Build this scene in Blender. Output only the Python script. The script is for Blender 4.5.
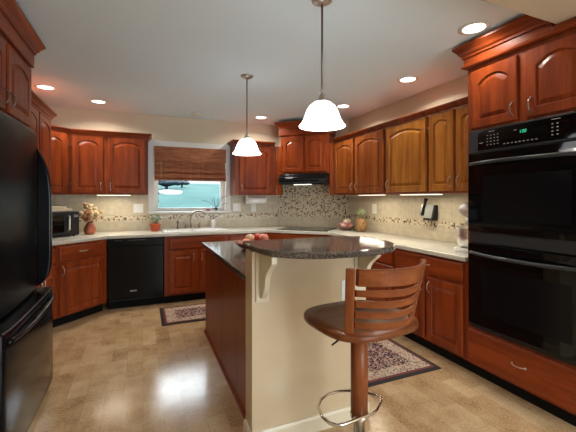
import bpy, bmesh, math, random
from mathutils import Vector, Matrix
random.seed(7)
S = bpy.context.scene
COL = S.collection
for o in list(bpy.data.objects):
    bpy.data.objects.remove(o, do_unlink=True)
PI = math.pi

# ------------------------------------------------------------------ camera
THETA = math.atan(145 / 345)
cd = bpy.data.cameras.new('camera')
cam = bpy.data.objects.new('camera', cd); COL.objects.link(cam)
cam.location = (0, 0, 1.36)
cam.rotation_euler = (PI / 2, 0, -THETA)
cd.sensor_width = 36.0
cd.lens = 36.0 * 345 / 576
cd.shift_y = -18 / 576
cd.clip_start = 0.05
cd.clip_end = 500
S.camera = cam

# ------------------------------------------------------------------ world, light, exposure
w = bpy.data.worlds.new('sky'); S.world = w; w.use_nodes = True
bg = w.node_tree.nodes['Background']
_nt = w.node_tree
_tc = _nt.nodes.new('ShaderNodeTexCoord'); _sp = _nt.nodes.new('ShaderNodeSeparateXYZ'); _cr = _nt.nodes.new('ShaderNodeValToRGB')
_nt.links.new(_tc.outputs['Generated'], _sp.inputs[0]); _nt.links.new(_sp.outputs[2], _cr.inputs['Fac'])
_e = _cr.color_ramp.elements          # overcast sky, brighter overhead than at the horizon
_e[0].position = 0.08; _e[0].color = (0.075, 0.084, 0.089, 1)
_m = _e.new(0.28); _m.color = (0.25, 0.28, 0.30, 1)
_e[-1].position = 0.42; _e[-1].color = (0.84, 0.94, 1.0, 1)
_nt.links.new(_cr.outputs['Color'], bg.inputs[0])
bg.inputs[1].default_value = 13.0
S.view_settings.view_transform = 'Standard'
S.view_settings.look = 'None'
S.view_settings.exposure = 0.0
S.view_settings.gamma = 1.0
S.view_settings.use_curve_mapping = False

def area_light(name, loc, target, sx, sy, power, color):
    d = bpy.data.lights.new(name, 'AREA'); d.shape = 'RECTANGLE'
    d.size = sx; d.size_y = sy; d.energy = power; d.color = color
    o = bpy.data.objects.new(name, d); COL.objects.link(o)
    o.location = loc
    o.rotation_euler = (Vector(target) - Vector(loc)).to_track_quat('-Z', 'Y').to_euler()
    return o
# daylight of the glazed patio opening behind the camera
area_light('patio_daylight', (1.75, -2.93, 1.20), (1.35, 2.0, 1.75), 2.1, 1.9, 105, (0.78, 0.90, 1.0))

# ------------------------------------------------------------------ materials
def new_mat(name):
    m = bpy.data.materials.new(name); m.use_nodes = True
    nt = m.node_tree
    return m, nt, nt.nodes['Principled BSDF']

def plain(name, col, rough=0.5, metal=0.0, spec=0.5, emit=None, es=0.0, bump=0.0, bscale=200, coat=0.0):
    m, nt, b = new_mat(name)
    b.inputs['Base Color'].default_value = (*col, 1)
    b.inputs['Roughness'].default_value = rough
    b.inputs['Metallic'].default_value = metal
    b.inputs['Specular IOR Level'].default_value = spec
    b.inputs['Coat Weight'].default_value = coat
    if emit:
        b.inputs['Emission Color'].default_value = (*emit, 1)
        b.inputs['Emission Strength'].default_value = es
    if bump:
        tc = nt.nodes.new('ShaderNodeTexCoord'); n = nt.nodes.new('ShaderNodeTexNoise')
        n.inputs['Scale'].default_value = bscale
        bp = nt.nodes.new('ShaderNodeBump'); bp.inputs['Strength'].default_value = bump
        bp.inputs['Distance'].default_value = 0.002
        nt.links.new(tc.outputs['Object'], n.inputs['Vector'])
        nt.links.new(n.outputs['Fac'], bp.inputs['Height'])
        nt.links.new(bp.outputs['Normal'], b.inputs['Normal'])
    return m

def ramp(nt, fac, stops, const=False):
    r = nt.nodes.new('ShaderNodeValToRGB')
    if const: r.color_ramp.interpolation = 'CONSTANT'
    els = r.color_ramp.elements
    while len(els) < len(stops): els.new(0.5)
    for e, (p, c) in zip(els, stops):
        e.position = p; e.color = (*c, 1)
    nt.links.new(fac, r.inputs['Fac'])
    return r

def math_node(nt, op, a, b=None):
    n = nt.nodes.new('ShaderNodeMath'); n.operation = op
    if hasattr(a, 'links'): nt.links.new(a, n.inputs[0])
    else: n.inputs[0].default_value = a
    if b is not None:
        if hasattr(b, 'links'): nt.links.new(b, n.inputs[1])
        else: n.inputs[1].default_value = b
    return n.outputs[0]

def mix_col(nt, fac, a, b, blend='MIX'):
    n = nt.nodes.new('ShaderNodeMix'); n.data_type = 'RGBA'; n.blend_type = blend
    for sock, v in ((n.inputs[0], fac), (n.inputs[6], a), (n.inputs[7], b)):
        if hasattr(v, 'links'): nt.links.new(v, sock)
        elif isinstance(v, tuple): sock.default_value = (*v, 1)
        else: sock.default_value = v
    return n.outputs[2]

def wood(name, dark, mid, light, scale=(14, 14, 1.1), rough=0.34, coat=0.08):
    m, nt, b = new_mat(name)
    tc = nt.nodes.new('ShaderNodeTexCoord'); oi = nt.nodes.new('ShaderNodeObjectInfo')
    add = nt.nodes.new('ShaderNodeVectorMath'); add.operation = 'ADD'
    sc = nt.nodes.new('ShaderNodeVectorMath'); sc.operation = 'SCALE'; sc.inputs[3].default_value = 23
    comb = nt.nodes.new('ShaderNodeCombineXYZ')
    for i in range(3): nt.links.new(oi.outputs['Random'], comb.inputs[i])
    nt.links.new(comb.outputs[0], sc.inputs[0])
    mp = nt.nodes.new('ShaderNodeMapping'); mp.inputs['Scale'].default_value = scale
    nt.links.new(tc.outputs['Object'], add.inputs[0]); nt.links.new(sc.outputs[0], add.inputs[1])
    nt.links.new(add.outputs[0], mp.inputs['Vector'])
    n1 = nt.nodes.new('ShaderNodeTexNoise'); n1.inputs['Scale'].default_value = 1.0
    n1.inputs['Detail'].default_value = 6; n1.inputs['Distortion'].default_value = 0.6
    nt.links.new(mp.outputs[0], n1.inputs['Vector'])
    n2 = nt.nodes.new('ShaderNodeTexNoise'); n2.inputs['Scale'].default_value = 9.0
    n2.inputs['Detail'].default_value = 3
    nt.links.new(mp.outputs[0], n2.inputs['Vector'])
    f = math_node(nt, 'ADD', math_node(nt, 'MULTIPLY', n1.outputs['Fac'], 0.75), math_node(nt, 'MULTIPLY', n2.outputs['Fac'], 0.25))
    r = ramp(nt, f, [(0.34, dark), (0.5, mid), (0.66, light)])
    nt.links.new(r.outputs['Color'], b.inputs['Base Color'])
    b.inputs['Roughness'].default_value = rough
    b.inputs['Specular IOR Level'].default_value = 0.22
    b.inputs['Coat Weight'].default_value = coat
    b.inputs['Coat Roughness'].default_value = 0.2
    return m

M = {}
CH = ((0.125, 0.0200, 0.0040), (0.205, 0.0340, 0.0060), (0.285, 0.055, 0.0100))
M['cherry'] = wood('cherry_wood', *CH)
M['cherry_h'] = wood('cherry_wood_horizontal', *CH, scale=(1.1, 14, 14))
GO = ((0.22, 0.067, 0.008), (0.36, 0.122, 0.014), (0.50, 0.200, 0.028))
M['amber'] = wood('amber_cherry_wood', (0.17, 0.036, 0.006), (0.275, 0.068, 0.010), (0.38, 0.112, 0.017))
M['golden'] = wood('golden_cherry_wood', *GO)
M['chair'] = wood('bar_stool_wood', (0.15, 0.036, 0.011), (0.22, 0.060, 0.017), (0.29, 0.085, 0.025), scale=(3, 14, 14))
M['chair_v'] = wood('bar_stool_wood_upright', (0.15, 0.036, 0.011), (0.22, 0.060, 0.017), (0.29, 0.085, 0.025))
M['seatwood'] = wood('bar_stool_seat_wood', (0.12, 0.034, 0.011), (0.16, 0.046, 0.014), (0.21, 0.064, 0.019), scale=(3, 14, 14), rough=0.28)
M['toe'] = plain('black_toe_kick', (0.004, 0.004, 0.004), 0.6, spec=0.15)
M['nickel'] = plain('brushed_nickel', (0.50, 0.46, 0.41), 0.28, 1.0)
M['pewter'] = plain('dark_pewter', (0.20, 0.17, 0.15), 0.33, 1.0)
M['darkbronze'] = plain('dark_bronze', (0.16, 0.10, 0.07), 0.4, 1.0)
M['faucetmetal'] = plain('faucet_nickel', (0.34, 0.29, 0.24), 0.35, 1.0)
M['chrome'] = plain('chrome', (0.75, 0.73, 0.70), 0.12, 1.0)
M['steel'] = plain('polished_steel', (0.76, 0.75, 0.72), 0.30, 1.0)
M['black'] = plain('gloss_black', (0.005, 0.005, 0.006), 0.16, spec=0.16)
M['blackglass'] = plain('black_glass', (0.003, 0.003, 0.003), 0.05, spec=0.30)
M['blackmat'] = plain('satin_black', (0.011, 0.011, 0.012), 0.42, spec=0.35)
M['charcoal'] = plain('charcoal_trim', (0.022, 0.024, 0.028), 0.36, spec=0.4)
M['fridge'] = plain('textured_black', (0.006, 0.006, 0.007), 0.28, spec=0.05, bump=0.22, bscale=420)
M['white'] = plain('white_paint', (0.74, 0.74, 0.71), 0.4)
M['whiteplastic'] = plain('white_plastic', (0.80, 0.80, 0.76), 0.35)
M['porcelain'] = plain('white_porcelain', (0.78, 0.77, 0.73), 0.15)
M['wallpaint'] = plain('beige_wall_paint', (0.66, 0.57, 0.42), 0.75, bump=0.08, bscale=150)
M['ceil'] = plain('ceiling_paint', (0.75, 0.87, 0.95), 0.9, bump=0.05, bscale=120)
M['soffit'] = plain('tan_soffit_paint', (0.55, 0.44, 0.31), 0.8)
M['pony'] = plain('cream_gloss_paint', (0.60, 0.455, 0.285), 0.30, bump=0.05, bscale=40)
M['ponytrim'] = plain('cream_trim_paint', (0.72, 0.62, 0.45), 0.35)
M['lamp'] = plain('lamp_glass', (0.95, 0.93, 0.88), 0.4, emit=(0.93, 0.97, 1.0), es=5.5)
M['can'] = plain('downlight_lens', (0.95, 0.95, 0.92), 0.4, emit=(1.0, 0.96, 0.90), es=6.0)
M['strip'] = plain('undercabinet_lens', (0.95, 0.95, 0.9), 0.4, emit=(1.0, 0.90, 0.68), es=2.6)
M['digits'] = plain('green_digits', (0.02, 0.1, 0.06), 0.4, emit=(0.05, 0.80, 0.42), es=0.7)
M['legend'] = plain('grey_legend', (0.34, 0.34, 0.34), 0.5)
M['red_box'] = plain('dark_red', (0.25, 0.03, 0.025), 0.5)
M['terracotta'] = plain('terracotta', (0.52, 0.085, 0.028), 0.55)
M['leaf'] = plain('leaf_green', (0.13, 0.20, 0.09), 0.5)
M['paleleaf'] = plain('pale_leaf', (0.42, 0.50, 0.34), 0.5)
M['twig'] = plain('dark_twig', (0.09, 0.10, 0.10), 0.6)
M['copper'] = plain('copper_vase', (0.42, 0.13, 0.07), 0.3, 0.6)
M['dried1'] = plain('dried_flower_tan', (0.55, 0.33, 0.14), 0.8)
M['dried2'] = plain('dried_flower_brown', (0.16, 0.045, 0.025), 0.8)
M['dried3'] = plain('dried_flower_cream', (0.68, 0.52, 0.30), 0.8)
M['dried4'] = plain('dried_flower_rust', (0.38, 0.13, 0.05), 0.8)
M['pinkbag'] = plain('pink_wrap', (0.62, 0.35, 0.28), 0.45)
M['creambox'] = plain('cream_card', (0.62, 0.52, 0.36), 0.6)
M['paper'] = plain('paper_towel', (0.82, 0.80, 0.76), 0.9)
M['mixer'] = plain('white_enamel', (0.80, 0.79, 0.75), 0.2)
M['greyplastic'] = plain('grey_plastic', (0.24, 0.25, 0.23), 0.4)
M['bowlwood'] = plain('dark_wood_bowl', (0.12, 0.03, 0.015), 0.3)
M['bowlrim'] = plain('red_brown_bowl', (0.42, 0.11, 0.06), 0.35)
M['potpurple'] = plain('dark_red_bowl', (0.20, 0.09, 0.07), 0.35)
M['pine_leaf'] = plain('pineapple_leaf', (0.33, 0.40, 0.20), 0.5)
M['rubber'] = plain('dark_border', (0.018, 0.014, 0.014), 0.85)
M['bark'] = plain('bark', (0.05, 0.05, 0.06), 0.9)

def fruit_mat(name, a, b_, sc):
    m, nt, b = new_mat(name)
    tc = nt.nodes.new('ShaderNodeTexCoord'); n = nt.nodes.new('ShaderNodeTexNoise')
    n.inputs['Scale'].default_value = sc; n.inputs['Detail'].default_value = 3
    nt.links.new(tc.outputs['Object'], n.inputs['Vector'])
    r = ramp(nt, n.outputs['Fac'], [(0.40, a), (0.62, b_)])
    nt.links.new(r.outputs[0], b.inputs['Base Color']); b.inputs['Roughness'].default_value = 0.3
    return m
M['apple_pale'] = fruit_mat('pale_apple_skin', (0.72, 0.50, 0.28), (0.70, 0.26, 0.16), 14)
M['apple_red'] = fruit_mat('red_apple_skin', (0.50, 0.03, 0.03), (0.62, 0.12, 0.08), 14)
M['apple_blush'] = fruit_mat('blush_apple_skin', (0.62, 0.16, 0.13), (0.70, 0.42, 0.24), 20)
M['apple_pink'] = fruit_mat('pink_apple_skin', (0.64, 0.20, 0.15), (0.66, 0.34, 0.20), 16)
M['potato'] = fruit_mat('pink_onion_skin', (0.60, 0.28, 0.24), (0.78, 0.60, 0.45), 22)
M['garlic'] = fruit_mat('pale_onion_skin', (0.80, 0.66, 0.48), (0.72, 0.44, 0.34), 18)
M['bloom_red'] = fruit_mat('red_onion_skin', (0.40, 0.10, 0.11), (0.62, 0.34, 0.28), 18)

def glass_mat(name, tint=(1, 1, 1), rough=0.0):
    m, nt, b = new_mat(name)
    b.inputs['Base Color'].default_value = (*tint, 1)
    b.inputs['Roughness'].default_value = rough
    b.inputs['Transmission Weight'].default_value = 1.0
    b.inputs['IOR'].default_value = 1.02
    b.inputs['Specular IOR Level'].default_value = 0.3
    return m
M['glass'] = glass_mat('window_glass')
M['vase'] = glass_mat('vase_glass', (0.86, 0.93, 0.92), 0.05)

def floor_mat():
    m, nt, b = new_mat('cork_floor_tiles')
    tc = nt.nodes.new('ShaderNodeTexCoord')
    br = nt.nodes.new('ShaderNodeTexBrick')
    br.offset = 0.37; br.offset_frequency = 2
    br.inputs['Scale'].default_value = 1.0
    br.inputs['Brick Width'].default_value = 0.24
    br.inputs['Row Height'].default_value = 0.12
    br.inputs['Mortar Size'].default_value = 0.0012
    br.inputs['Mortar Smooth'].default_value = 0.3
    br.inputs['Color1'].default_value = (0.0, 0.0, 0.0, 1)
    br.inputs['Color2'].default_value = (1.0, 1.0, 1.0, 1)
    br.inputs['Mortar'].default_value = (0.5, 0.5, 0.5, 1)
    mp = nt.nodes.new('ShaderNodeMapping'); mp.inputs['Rotation'].default_value = (0, 0, PI / 2)
    nt.links.new(tc.outputs['Object'], mp.inputs[0]); nt.links.new(mp.outputs[0], br.inputs['Vector'])
    sep = nt.nodes.new('ShaderNodeSeparateColor'); nt.links.new(br.outputs['Color'], sep.inputs[0])
    n1 = nt.nodes.new('ShaderNodeTexNoise'); n1.inputs['Scale'].default_value = 48; n1.inputs['Detail'].default_value = 7
    n1.inputs['Roughness'].default_value = 0.7
    n2 = nt.nodes.new('ShaderNodeTexNoise'); n2.inputs['Scale'].default_value = 7; n2.inputs['Detail'].default_value = 4
    st = nt.nodes.new('ShaderNodeMapping'); st.inputs['Scale'].default_value = (1.0, 2.6, 1)
    nt.links.new(tc.outputs['Object'], st.inputs[0])
    nt.links.new(st.outputs[0], n1.inputs['Vector']); nt.links.new(tc.outputs['Object'], n2.inputs['Vector'])
    f = math_node(nt, 'ADD', math_node(nt, 'MULTIPLY', n1.outputs['Fac'], 0.62),
                  math_node(nt, 'ADD', math_node(nt, 'MULTIPLY', n2.outputs['Fac'], 0.30), math_node(nt, 'MULTIPLY', sep.outputs[0], 0.12)))
    r = ramp(nt, f, [(0.36, (0.25, 0.125, 0.055)), (0.45, (0.43, 0.262, 0.130)), (0.55, (0.54, 0.365, 0.195)), (0.68, (0.66, 0.49, 0.30))])
    c = mix_col(nt, math_node(nt, 'MULTIPLY', br.outputs['Fac'], 0.35), r.outputs[0], (0.16, 0.075, 0.04))
    nt.links.new(c, b.inputs['Base Color'])
    b.inputs['Roughness'].default_value = 0.16
    b.inputs['Specular IOR Level'].default_value = 0.5
    bp = nt.nodes.new('ShaderNodeBump'); bp.inputs['Strength'].default_value = 0.07; bp.inputs['Distance'].default_value = 0.003
    nt.links.new(n1.outputs['Fac'], bp.inputs['Height']); nt.links.new(bp.outputs[0], b.inputs['Normal'])
    return m
M['floor'] = floor_mat()

def uv_of_wall(nt):
    tc = nt.nodes.new('ShaderNodeTexCoord'); sp = nt.nodes.new('ShaderNodeSeparateXYZ')
    nt.links.new(tc.outputs['Object'], sp.inputs[0])
    return math_node(nt, 'ADD', sp.outputs[0], sp.outputs[1]), sp.outputs[2]

def mosaic_mat():
    m, nt, b = new_mat('glass_stone_mosaic')
    u, v = uv_of_wall(nt)
    s = 0.021
    us = math_node(nt, 'DIVIDE', u, s); vs = math_node(nt, 'DIVIDE', v, s)
    cb = nt.nodes.new('ShaderNodeCombineXYZ')
    nt.links.new(math_node(nt, 'FLOOR', us), cb.inputs[0]); nt.links.new(math_node(nt, 'FLOOR', vs), cb.inputs[1])
    wn = nt.nodes.new('ShaderNodeTexWhiteNoise'); wn.noise_dimensions = '2D'
    nt.links.new(cb.outputs[0], wn.inputs['Vector'])
    r = ramp(nt, wn.outputs['Value'], [(0.0, (0.70, 0.61, 0.45)), (0.34, (0.56, 0.44, 0.28)), (0.54, (0.20, 0.11, 0.06)),
                                       (0.64, (0.74, 0.67, 0.54)), (0.84, (0.34, 0.21, 0.12)), (0.92, (0.07, 0.045, 0.035))], True)
    g = math_node(nt, 'MAXIMUM', math_node(nt, 'LESS_THAN', math_node(nt, 'FRACT', us), 0.12),
                  math_node(nt, 'LESS_THAN', math_node(nt, 'FRACT', vs), 0.12))
    c = mix_col(nt, g, r.outputs[0], (0.50, 0.44, 0.33))
    nt.links.new(c, b.inputs['Base Color']); b.inputs['Roughness'].default_value = 0.25
    return m
M['mosaic'] = mosaic_mat()

def tile_mat():
    m, nt, b = new_mat('travertine_tile')
    u, v = uv_of_wall(nt)
    s = 0.10
    us = math_node(nt, 'DIVIDE', u, s); vs = math_node(nt, 'DIVIDE', math_node(nt, 'SUBTRACT', v, 0.01), s)
    g = math_node(nt, 'MAXIMUM', math_node(nt, 'LESS_THAN', math_node(nt, 'FRACT', us), 0.03),
                  math_node(nt, 'LESS_THAN', math_node(nt, 'FRACT', vs), 0.03))
    tc = nt.nodes.new('ShaderNodeTexCoord'); n = nt.nodes.new('ShaderNodeTexNoise')
    n.inputs['Scale'].default_value = 18; n.inputs['Detail'].default_value = 6
    nt.links.new(tc.outputs['Object'], n.inputs['Vector'])
    r = ramp(nt, n.outputs['Fac'], [(0.30, (0.50, 0.425, 0.300)), (0.70, (0.60, 0.53, 0.395))])
    c = mix_col(nt, math_node(nt, 'MULTIPLY', g, 0.5), r.outputs[0], (0.36, 0.28, 0.18))
    nt.links.new(c, b.inputs['Base Color']); b.inputs['Roughness'].default_value = 0.4
    return m
M['tile'] = tile_mat()

def granite_mat(name, c0, c1, c2, rough=0.08):
    m, nt, b = new_mat(name)
    tc = nt.nodes.new('ShaderNodeTexCoord')
    n = nt.nodes.new('ShaderNodeTexNoise'); n.inputs['Scale'].default_value = 230; n.inputs['Detail'].default_value = 2
    vo = nt.nodes.new('ShaderNodeTexVoronoi'); vo.inputs['Scale'].default_value = 210
    nt.links.new(tc.outputs['Object'], n.inputs['Vector']); nt.links.new(tc.outputs['Object'], vo.inputs['Vector'])
    sep = nt.nodes.new('ShaderNodeSeparateColor'); nt.links.new(vo.outputs['Color'], sep.inputs[0])
    f = math_node(nt, 'ADD', math_node(nt, 'MULTIPLY', n.outputs['Fac'], 0.5), math_node(nt, 'MULTIPLY', sep.outputs[0], 0.5))
    r = ramp(nt, f, [(0.35, c0), (0.55, c1), (0.80, c2)])
    nt.links.new(r.outputs[0], b.inputs['Base Color'])
    b.inputs['Roughness'].default_value = rough
    return m
M['granite'] = granite_mat('brown_granite', (0.050, 0.038, 0.032), (0.120, 0.094, 0.080), (0.26, 0.21, 0.175), 0.10)
M['solid'] = granite_mat('cream_solid_surface', (0.52, 0.50, 0.42), (0.58, 0.56, 0.48), (0.63, 0.61, 0.53), 0.22)

def blind_mat():
    m, nt, b = new_mat('woven_bamboo')
    tc = nt.nodes.new('ShaderNodeTexCoord')
    mp = nt.nodes.new('ShaderNodeMapping'); mp.inputs['Scale'].default_value = (7, 7, 190)
    n = nt.nodes.new('ShaderNodeTexNoise'); n.inputs['Scale'].default_value = 1; n.inputs['Detail'].default_value = 4
    nt.links.new(tc.outputs['Object'], mp.inputs[0]); nt.links.new(mp.outputs[0], n.inputs['Vector'])
    mp2 = nt.nodes.new('ShaderNodeMapping'); mp2.inputs['Scale'].default_value = (160, 1, 2)
    n2 = nt.nodes.new('ShaderNodeTexNoise'); n2.inputs['Scale'].default_value = 1
    nt.links.new(tc.outputs['Object'], mp2.inputs[0]); nt.links.new(mp2.outputs[0], n2.inputs['Vector'])
    f = math_node(nt, 'ADD', math_node(nt, 'MULTIPLY', n.outputs['Fac'], 0.7), math_node(nt, 'MULTIPLY', n2.outputs['Fac'], 0.3))
    r = ramp(nt, f, [(0.38, (0.17, 0.050, 0.019)), (0.5, (0.34, 0.110, 0.042)), (0.62, (0.50, 0.20, 0.085))])
    nt.links.new(r.outputs[0], b.inputs['Base Color']); b.inputs['Roughness'].default_value = 0.7
    return m
M['blind'] = blind_mat()

def rug_mat(name, cx, cy, hx, hy):
    """field and border floral pattern; cx.. are the rug's centre and half size in its own coordinates"""
    m, nt, b = new_mat(name)
    tc = nt.nodes.new('ShaderNodeTexCoord'); sp = nt.nodes.new('ShaderNodeSeparateXYZ')
    nt.links.new(tc.outputs['Object'], sp.inputs[0])
    dx = math_node(nt, 'SUBTRACT', hx, math_node(nt, 'ABSOLUTE', math_node(nt, 'SUBTRACT', sp.outputs[0], cx)))
    dy = math_node(nt, 'SUBTRACT', hy, math_node(nt, 'ABSOLUTE', math_node(nt, 'SUBTRACT', sp.outputs[1], cy)))
    d = math_node(nt, 'MINIMUM', dx, dy)
    vo = nt.nodes.new('ShaderNodeTexVoronoi'); vo.inputs['Scale'].default_value = 90
    nt.links.new(tc.outputs['Object'], vo.inputs['Vector'])
    sep = nt.nodes.new('ShaderNodeSeparateColor'); nt.links.new(vo.outputs['Color'], sep.inputs[0])
    field = ramp(nt, sep.outputs[0], [(0.0, (0.035, 0.022, 0.032)), (0.34, (0.30, 0.16, 0.14)), (0.58, (0.42, 0.33, 0.24)), (0.82, (0.10, 0.035, 0.035))], True)
    bord = ramp(nt, sep.outputs[1], [(0.0, (0.50, 0.40, 0.29)), (0.45, (0.34, 0.17, 0.13)), (0.68, (0.09, 0.06, 0.06)), (0.78, (0.46, 0.38, 0.30))], True)
    c = mix_col(nt, math_node(nt, 'GREATER_THAN', d, 0.13), bord.outputs[0], field.outputs[0])
    c = mix_col(nt, math_node(nt, 'LESS_THAN', d, 0.022), c, (0.17, 0.055, 0.045))
    nt.links.new(c, b.inputs['Base Color']); b.inputs['Roughness'].default_value = 0.95
    b.inputs['Specular IOR Level'].default_value = 0.1
    return m

def pine_mat():
    m, nt, b = new_mat('pineapple_skin')
    tc = nt.nodes.new('ShaderNodeTexCoord'); vo = nt.nodes.new('ShaderNodeTexVoronoi')
    vo.inputs['Scale'].default_value = 45
    nt.links.new(tc.outputs['Object'], vo.inputs['Vector'])
    r = ramp(nt, vo.outputs['Distance'], [(0.1, (0.10, 0.040, 0.015)), (0.45, (0.30, 0.15, 0.05)), (0.8, (0.44, 0.26, 0.10))])
    nt.links.new(r.outputs[0], b.inputs['Base Color']); b.inputs['Roughness'].default_value = 0.6
    return m
M['pine'] = pine_mat()

def lawn_mat():
    m, nt, b = new_mat('lawn_grass')
    tc = nt.nodes.new('ShaderNodeTexCoord'); n = nt.nodes.new('ShaderNodeTexNoise')
    n.inputs['Scale'].default_value = 0.5; n.inputs['Detail'].default_value = 6
    nt.links.new(tc.outputs['Object'], n.inputs['Vector'])
    r = ramp(nt, n.outputs['Fac'], [(0.35, (0.011, 0.036, 0.034)), (0.65, (0.020, 0.052, 0.048))])
    nt.links.new(r.outputs[0], b.inputs['Base Color']); b.inputs['Roughness'].default_value = 0.95
    b.inputs['Specular IOR Level'].default_value = 0.1
    return m
M['lawn'] = lawn_mat()
M['foliage'] = plain('dark_foliage', (0.008, 0.017, 0.026), 0.9)
M['paving'] = plain('white_paving', (0.22, 0.22, 0.22), 0.9)

# ------------------------------------------------------------------ mesh helpers
class MB:
    def __init__(self): self.v = []; self.f = []; self.sm = []
    def add(self, vs, fs, smooth=False):
        o = len(self.v); self.v += [tuple(p) for p in vs]
        for f in fs: self.f.append([i + o for i in f]); self.sm.append(smooth)
        return self
    def box(self, a, b):
        x0, y0, z0 = a; x1, y1, z1 = b
        x0, x1 = min(x0, x1), max(x0, x1); y0, y1 = min(y0, y1), max(y0, y1); z0, z1 = min(z0, z1), max(z0, z1)
        return self.add([(x0, y0, z0), (x1, y0, z0), (x1, y1, z0), (x0, y1, z0), (x0, y0, z1), (x1, y0, z1), (x1, y1, z1), (x0, y1, z1)],
                        [(0, 3, 2, 1), (4, 5, 6, 7), (0, 1, 5, 4), (1, 2, 6, 5), (2, 3, 7, 6), (3, 0, 4, 7)])
    def prism(self, pts, z0, z1, axis='z', smooth=False):
        n = len(pts)
        def m(p, h):
            if axis == 'z': return (p[0], p[1], h)
            if axis == 'x': return (h, p[0], p[1])
            return (p[0], h, p[1])
        vs = [m(p, z0) for p in pts] + [m(p, z1) for p in pts]
        self.add(vs, [list(range(n))[::-1], list(range(n, 2 * n))])
        o = len(self.v) - 2 * n
        for i in range(n):
            j = (i + 1) % n
            self.f.append([o + i, o + j, o + n + j, o + n + i]); self.sm.append(smooth)
        return self
    def lathe(self, prof, c=(0, 0, 0), n=28, axis='z', cap=True):
        k = len(prof); vs = []
        for (r, z) in prof:
            for i in range(n):
                a = 2 * PI * i / n
                p = (r * math.cos(a), r * math.sin(a), z)
                if axis == 'y': p = (p[0], p[2], p[1])
                if axis == 'x': p = (p[2], p[0], p[1])
                vs.append((p[0] + c[0], p[1] + c[1], p[2] + c[2]))
        fs = []
        for a in range(k - 1):
            for i in range(n):
                j = (i + 1) % n
                fs.append((a * n + i, a * n + j, (a + 1) * n + j, (a + 1) * n + i))
        if cap:
            if prof[0][0] > 1e-6: fs.append(tuple(range(n))[::-1])
            if prof[-1][0] > 1e-6: fs.append(tuple(range((k - 1) * n, k * n)))
        return self.add(vs, fs, True)
    def tube(self, pts, r, n=10, closed=False, cap=True):
        P = [Vector(p) for p in pts]; k = len(P); vs = []
        rs = r if isinstance(r, (list, tuple)) else [r] * k
        up = Vector((0, 0, 1)); prev = None
        for i in range(k):
            if closed: t = P[(i + 1) % k] - P[i - 1]
            else: t = P[min(i + 1, k - 1)] - P[max(i - 1, 0)]
            t.normalize()
            if prev is None:
                a = up if abs(t.z) < 0.9 else Vector((1, 0, 0))
                nrm = (a - t * a.dot(t)).normalized()
            else:
                nrm = (prev - t * prev.dot(t)).normalized()
            prev = nrm; bi = t.cross(nrm)
            for j in range(n):
                a = 2 * PI * j / n
                vs.append(P[i] + (nrm * math.cos(a) + bi * math.sin(a)) * rs[i])
        fs = []
        for i in range(k if closed else k - 1):
            i2 = (i + 1) % k
            for j in range(n):
                j2 = (j + 1) % n
                fs.append((i * n + j, i * n + j2, i2 * n + j2, i2 * n + j))
        if cap and not closed:
            fs.append(tuple(range(n))[::-1]); fs.append(tuple(range((k - 1) * n, k * n)))
        return self.add(vs, fs, True)
    def sphere(self, c, rx, ry=None, rz=None, n=16, m=10, jit=0.0):
        ry = ry or rx; rz = rz or rx
        prof = []; vs = []; fs = []
        for a in range(1, m):
            ph = PI * a / m
            for i in range(n):
                th = 2 * PI * i / n; s = 1 + random.uniform(-jit, jit)
                vs.append((c[0] + rx * s * math.sin(ph) * math.cos(th), c[1] + ry * s * math.sin(ph) * math.sin(th), c[2] + rz * s * math.cos(ph)))
        t = len(vs); vs.append((c[0], c[1], c[2] + rz)); vs.append((c[0], c[1], c[2] - rz))
        for a in range(m - 2):
            for i in range(n):
                j = (i + 1) % n; fs.append((a * n + i, a * n + j, (a + 1) * n + j, (a + 1) * n + i))
        for i in range(n):
            j = (i + 1) % n; fs.append((t, i, j)); fs.append((t + 1, (m - 2) * n + j, (m - 2) * n + i))
        return self.add(vs, fs, True)
    def sweep(self, path, prof):
        """prof (out, z) swept along a 2-D path with mitres; out is to the right of travel"""
        P = [Vector((p[0], p[1])) for p in path]; k = len(P); n = len(prof); vs = []
        for i in range(k):
            d1 = (P[i] - P[i - 1]).normalized() if i > 0 else None
            d2 = (P[i + 1] - P[i]).normalized() if i < k - 1 else None
            n1 = Vector((d1.y, -d1.x)) if d1 else None; n2 = Vector((d2.y, -d2.x)) if d2 else None
            if n1 and n2:
                b = (n1 + n2).normalized(); b = b / max(0.3, b.dot(n1))
            else: b = n1 or n2
            for (o, z) in prof: vs.append((P[i].x + b.x * o, P[i].y + b.y * o, z))
        fs = []
        for i in range(k - 1):
            for j in range(n):
                j2 = (j + 1) % n
                fs.append((i * n + j, i * n + j2, (i + 1) * n + j2, (i + 1) * n + j))
        fs.append(tuple(range(n))[::-1]); fs.append(tuple(range((k - 1) * n, k * n)))
        return self.add(vs, fs)
    def rings(self, rings, smooth=False, cap=True):
        n = len(rings[0]); vs = [p for r in rings for p in r]; fs = []
        for a in range(len(rings) - 1):
            for i in range(n):
                j = (i + 1) % n; fs.append((a * n + i, a * n + j, (a + 1) * n + j, (a + 1) * n + i))
        if cap:
            fs.append(tuple(range(n))[::-1]); fs.append(tuple(range((len(rings) - 1) * n, len(rings) * n)))
        return self.add(vs, fs, smooth)
    def build(self, name, mat, parent=None, bevel=0.0, seg=2, loc=None, rotz=0, recalc=True):
        me = bpy.data.meshes.new(name)
        bm = bmesh.new()
        bv = [bm.verts.new(p) for p in self.v]
        for f, s in zip(self.f, self.sm):
            try:
                bf = bm.faces.new([bv[i] for i in f]); bf.smooth = s
            except ValueError:
                pass
        if recalc: bmesh.ops.recalc_face_normals(bm, faces=bm.faces)
        bm.to_mesh(me); bm.free()
        me.materials.append(mat if not isinstance(mat, str) else M[mat])
        o = bpy.data.objects.new(name, me); COL.objects.link(o)
        if parent: o.parent = parent
        if loc: o.location = loc
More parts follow.
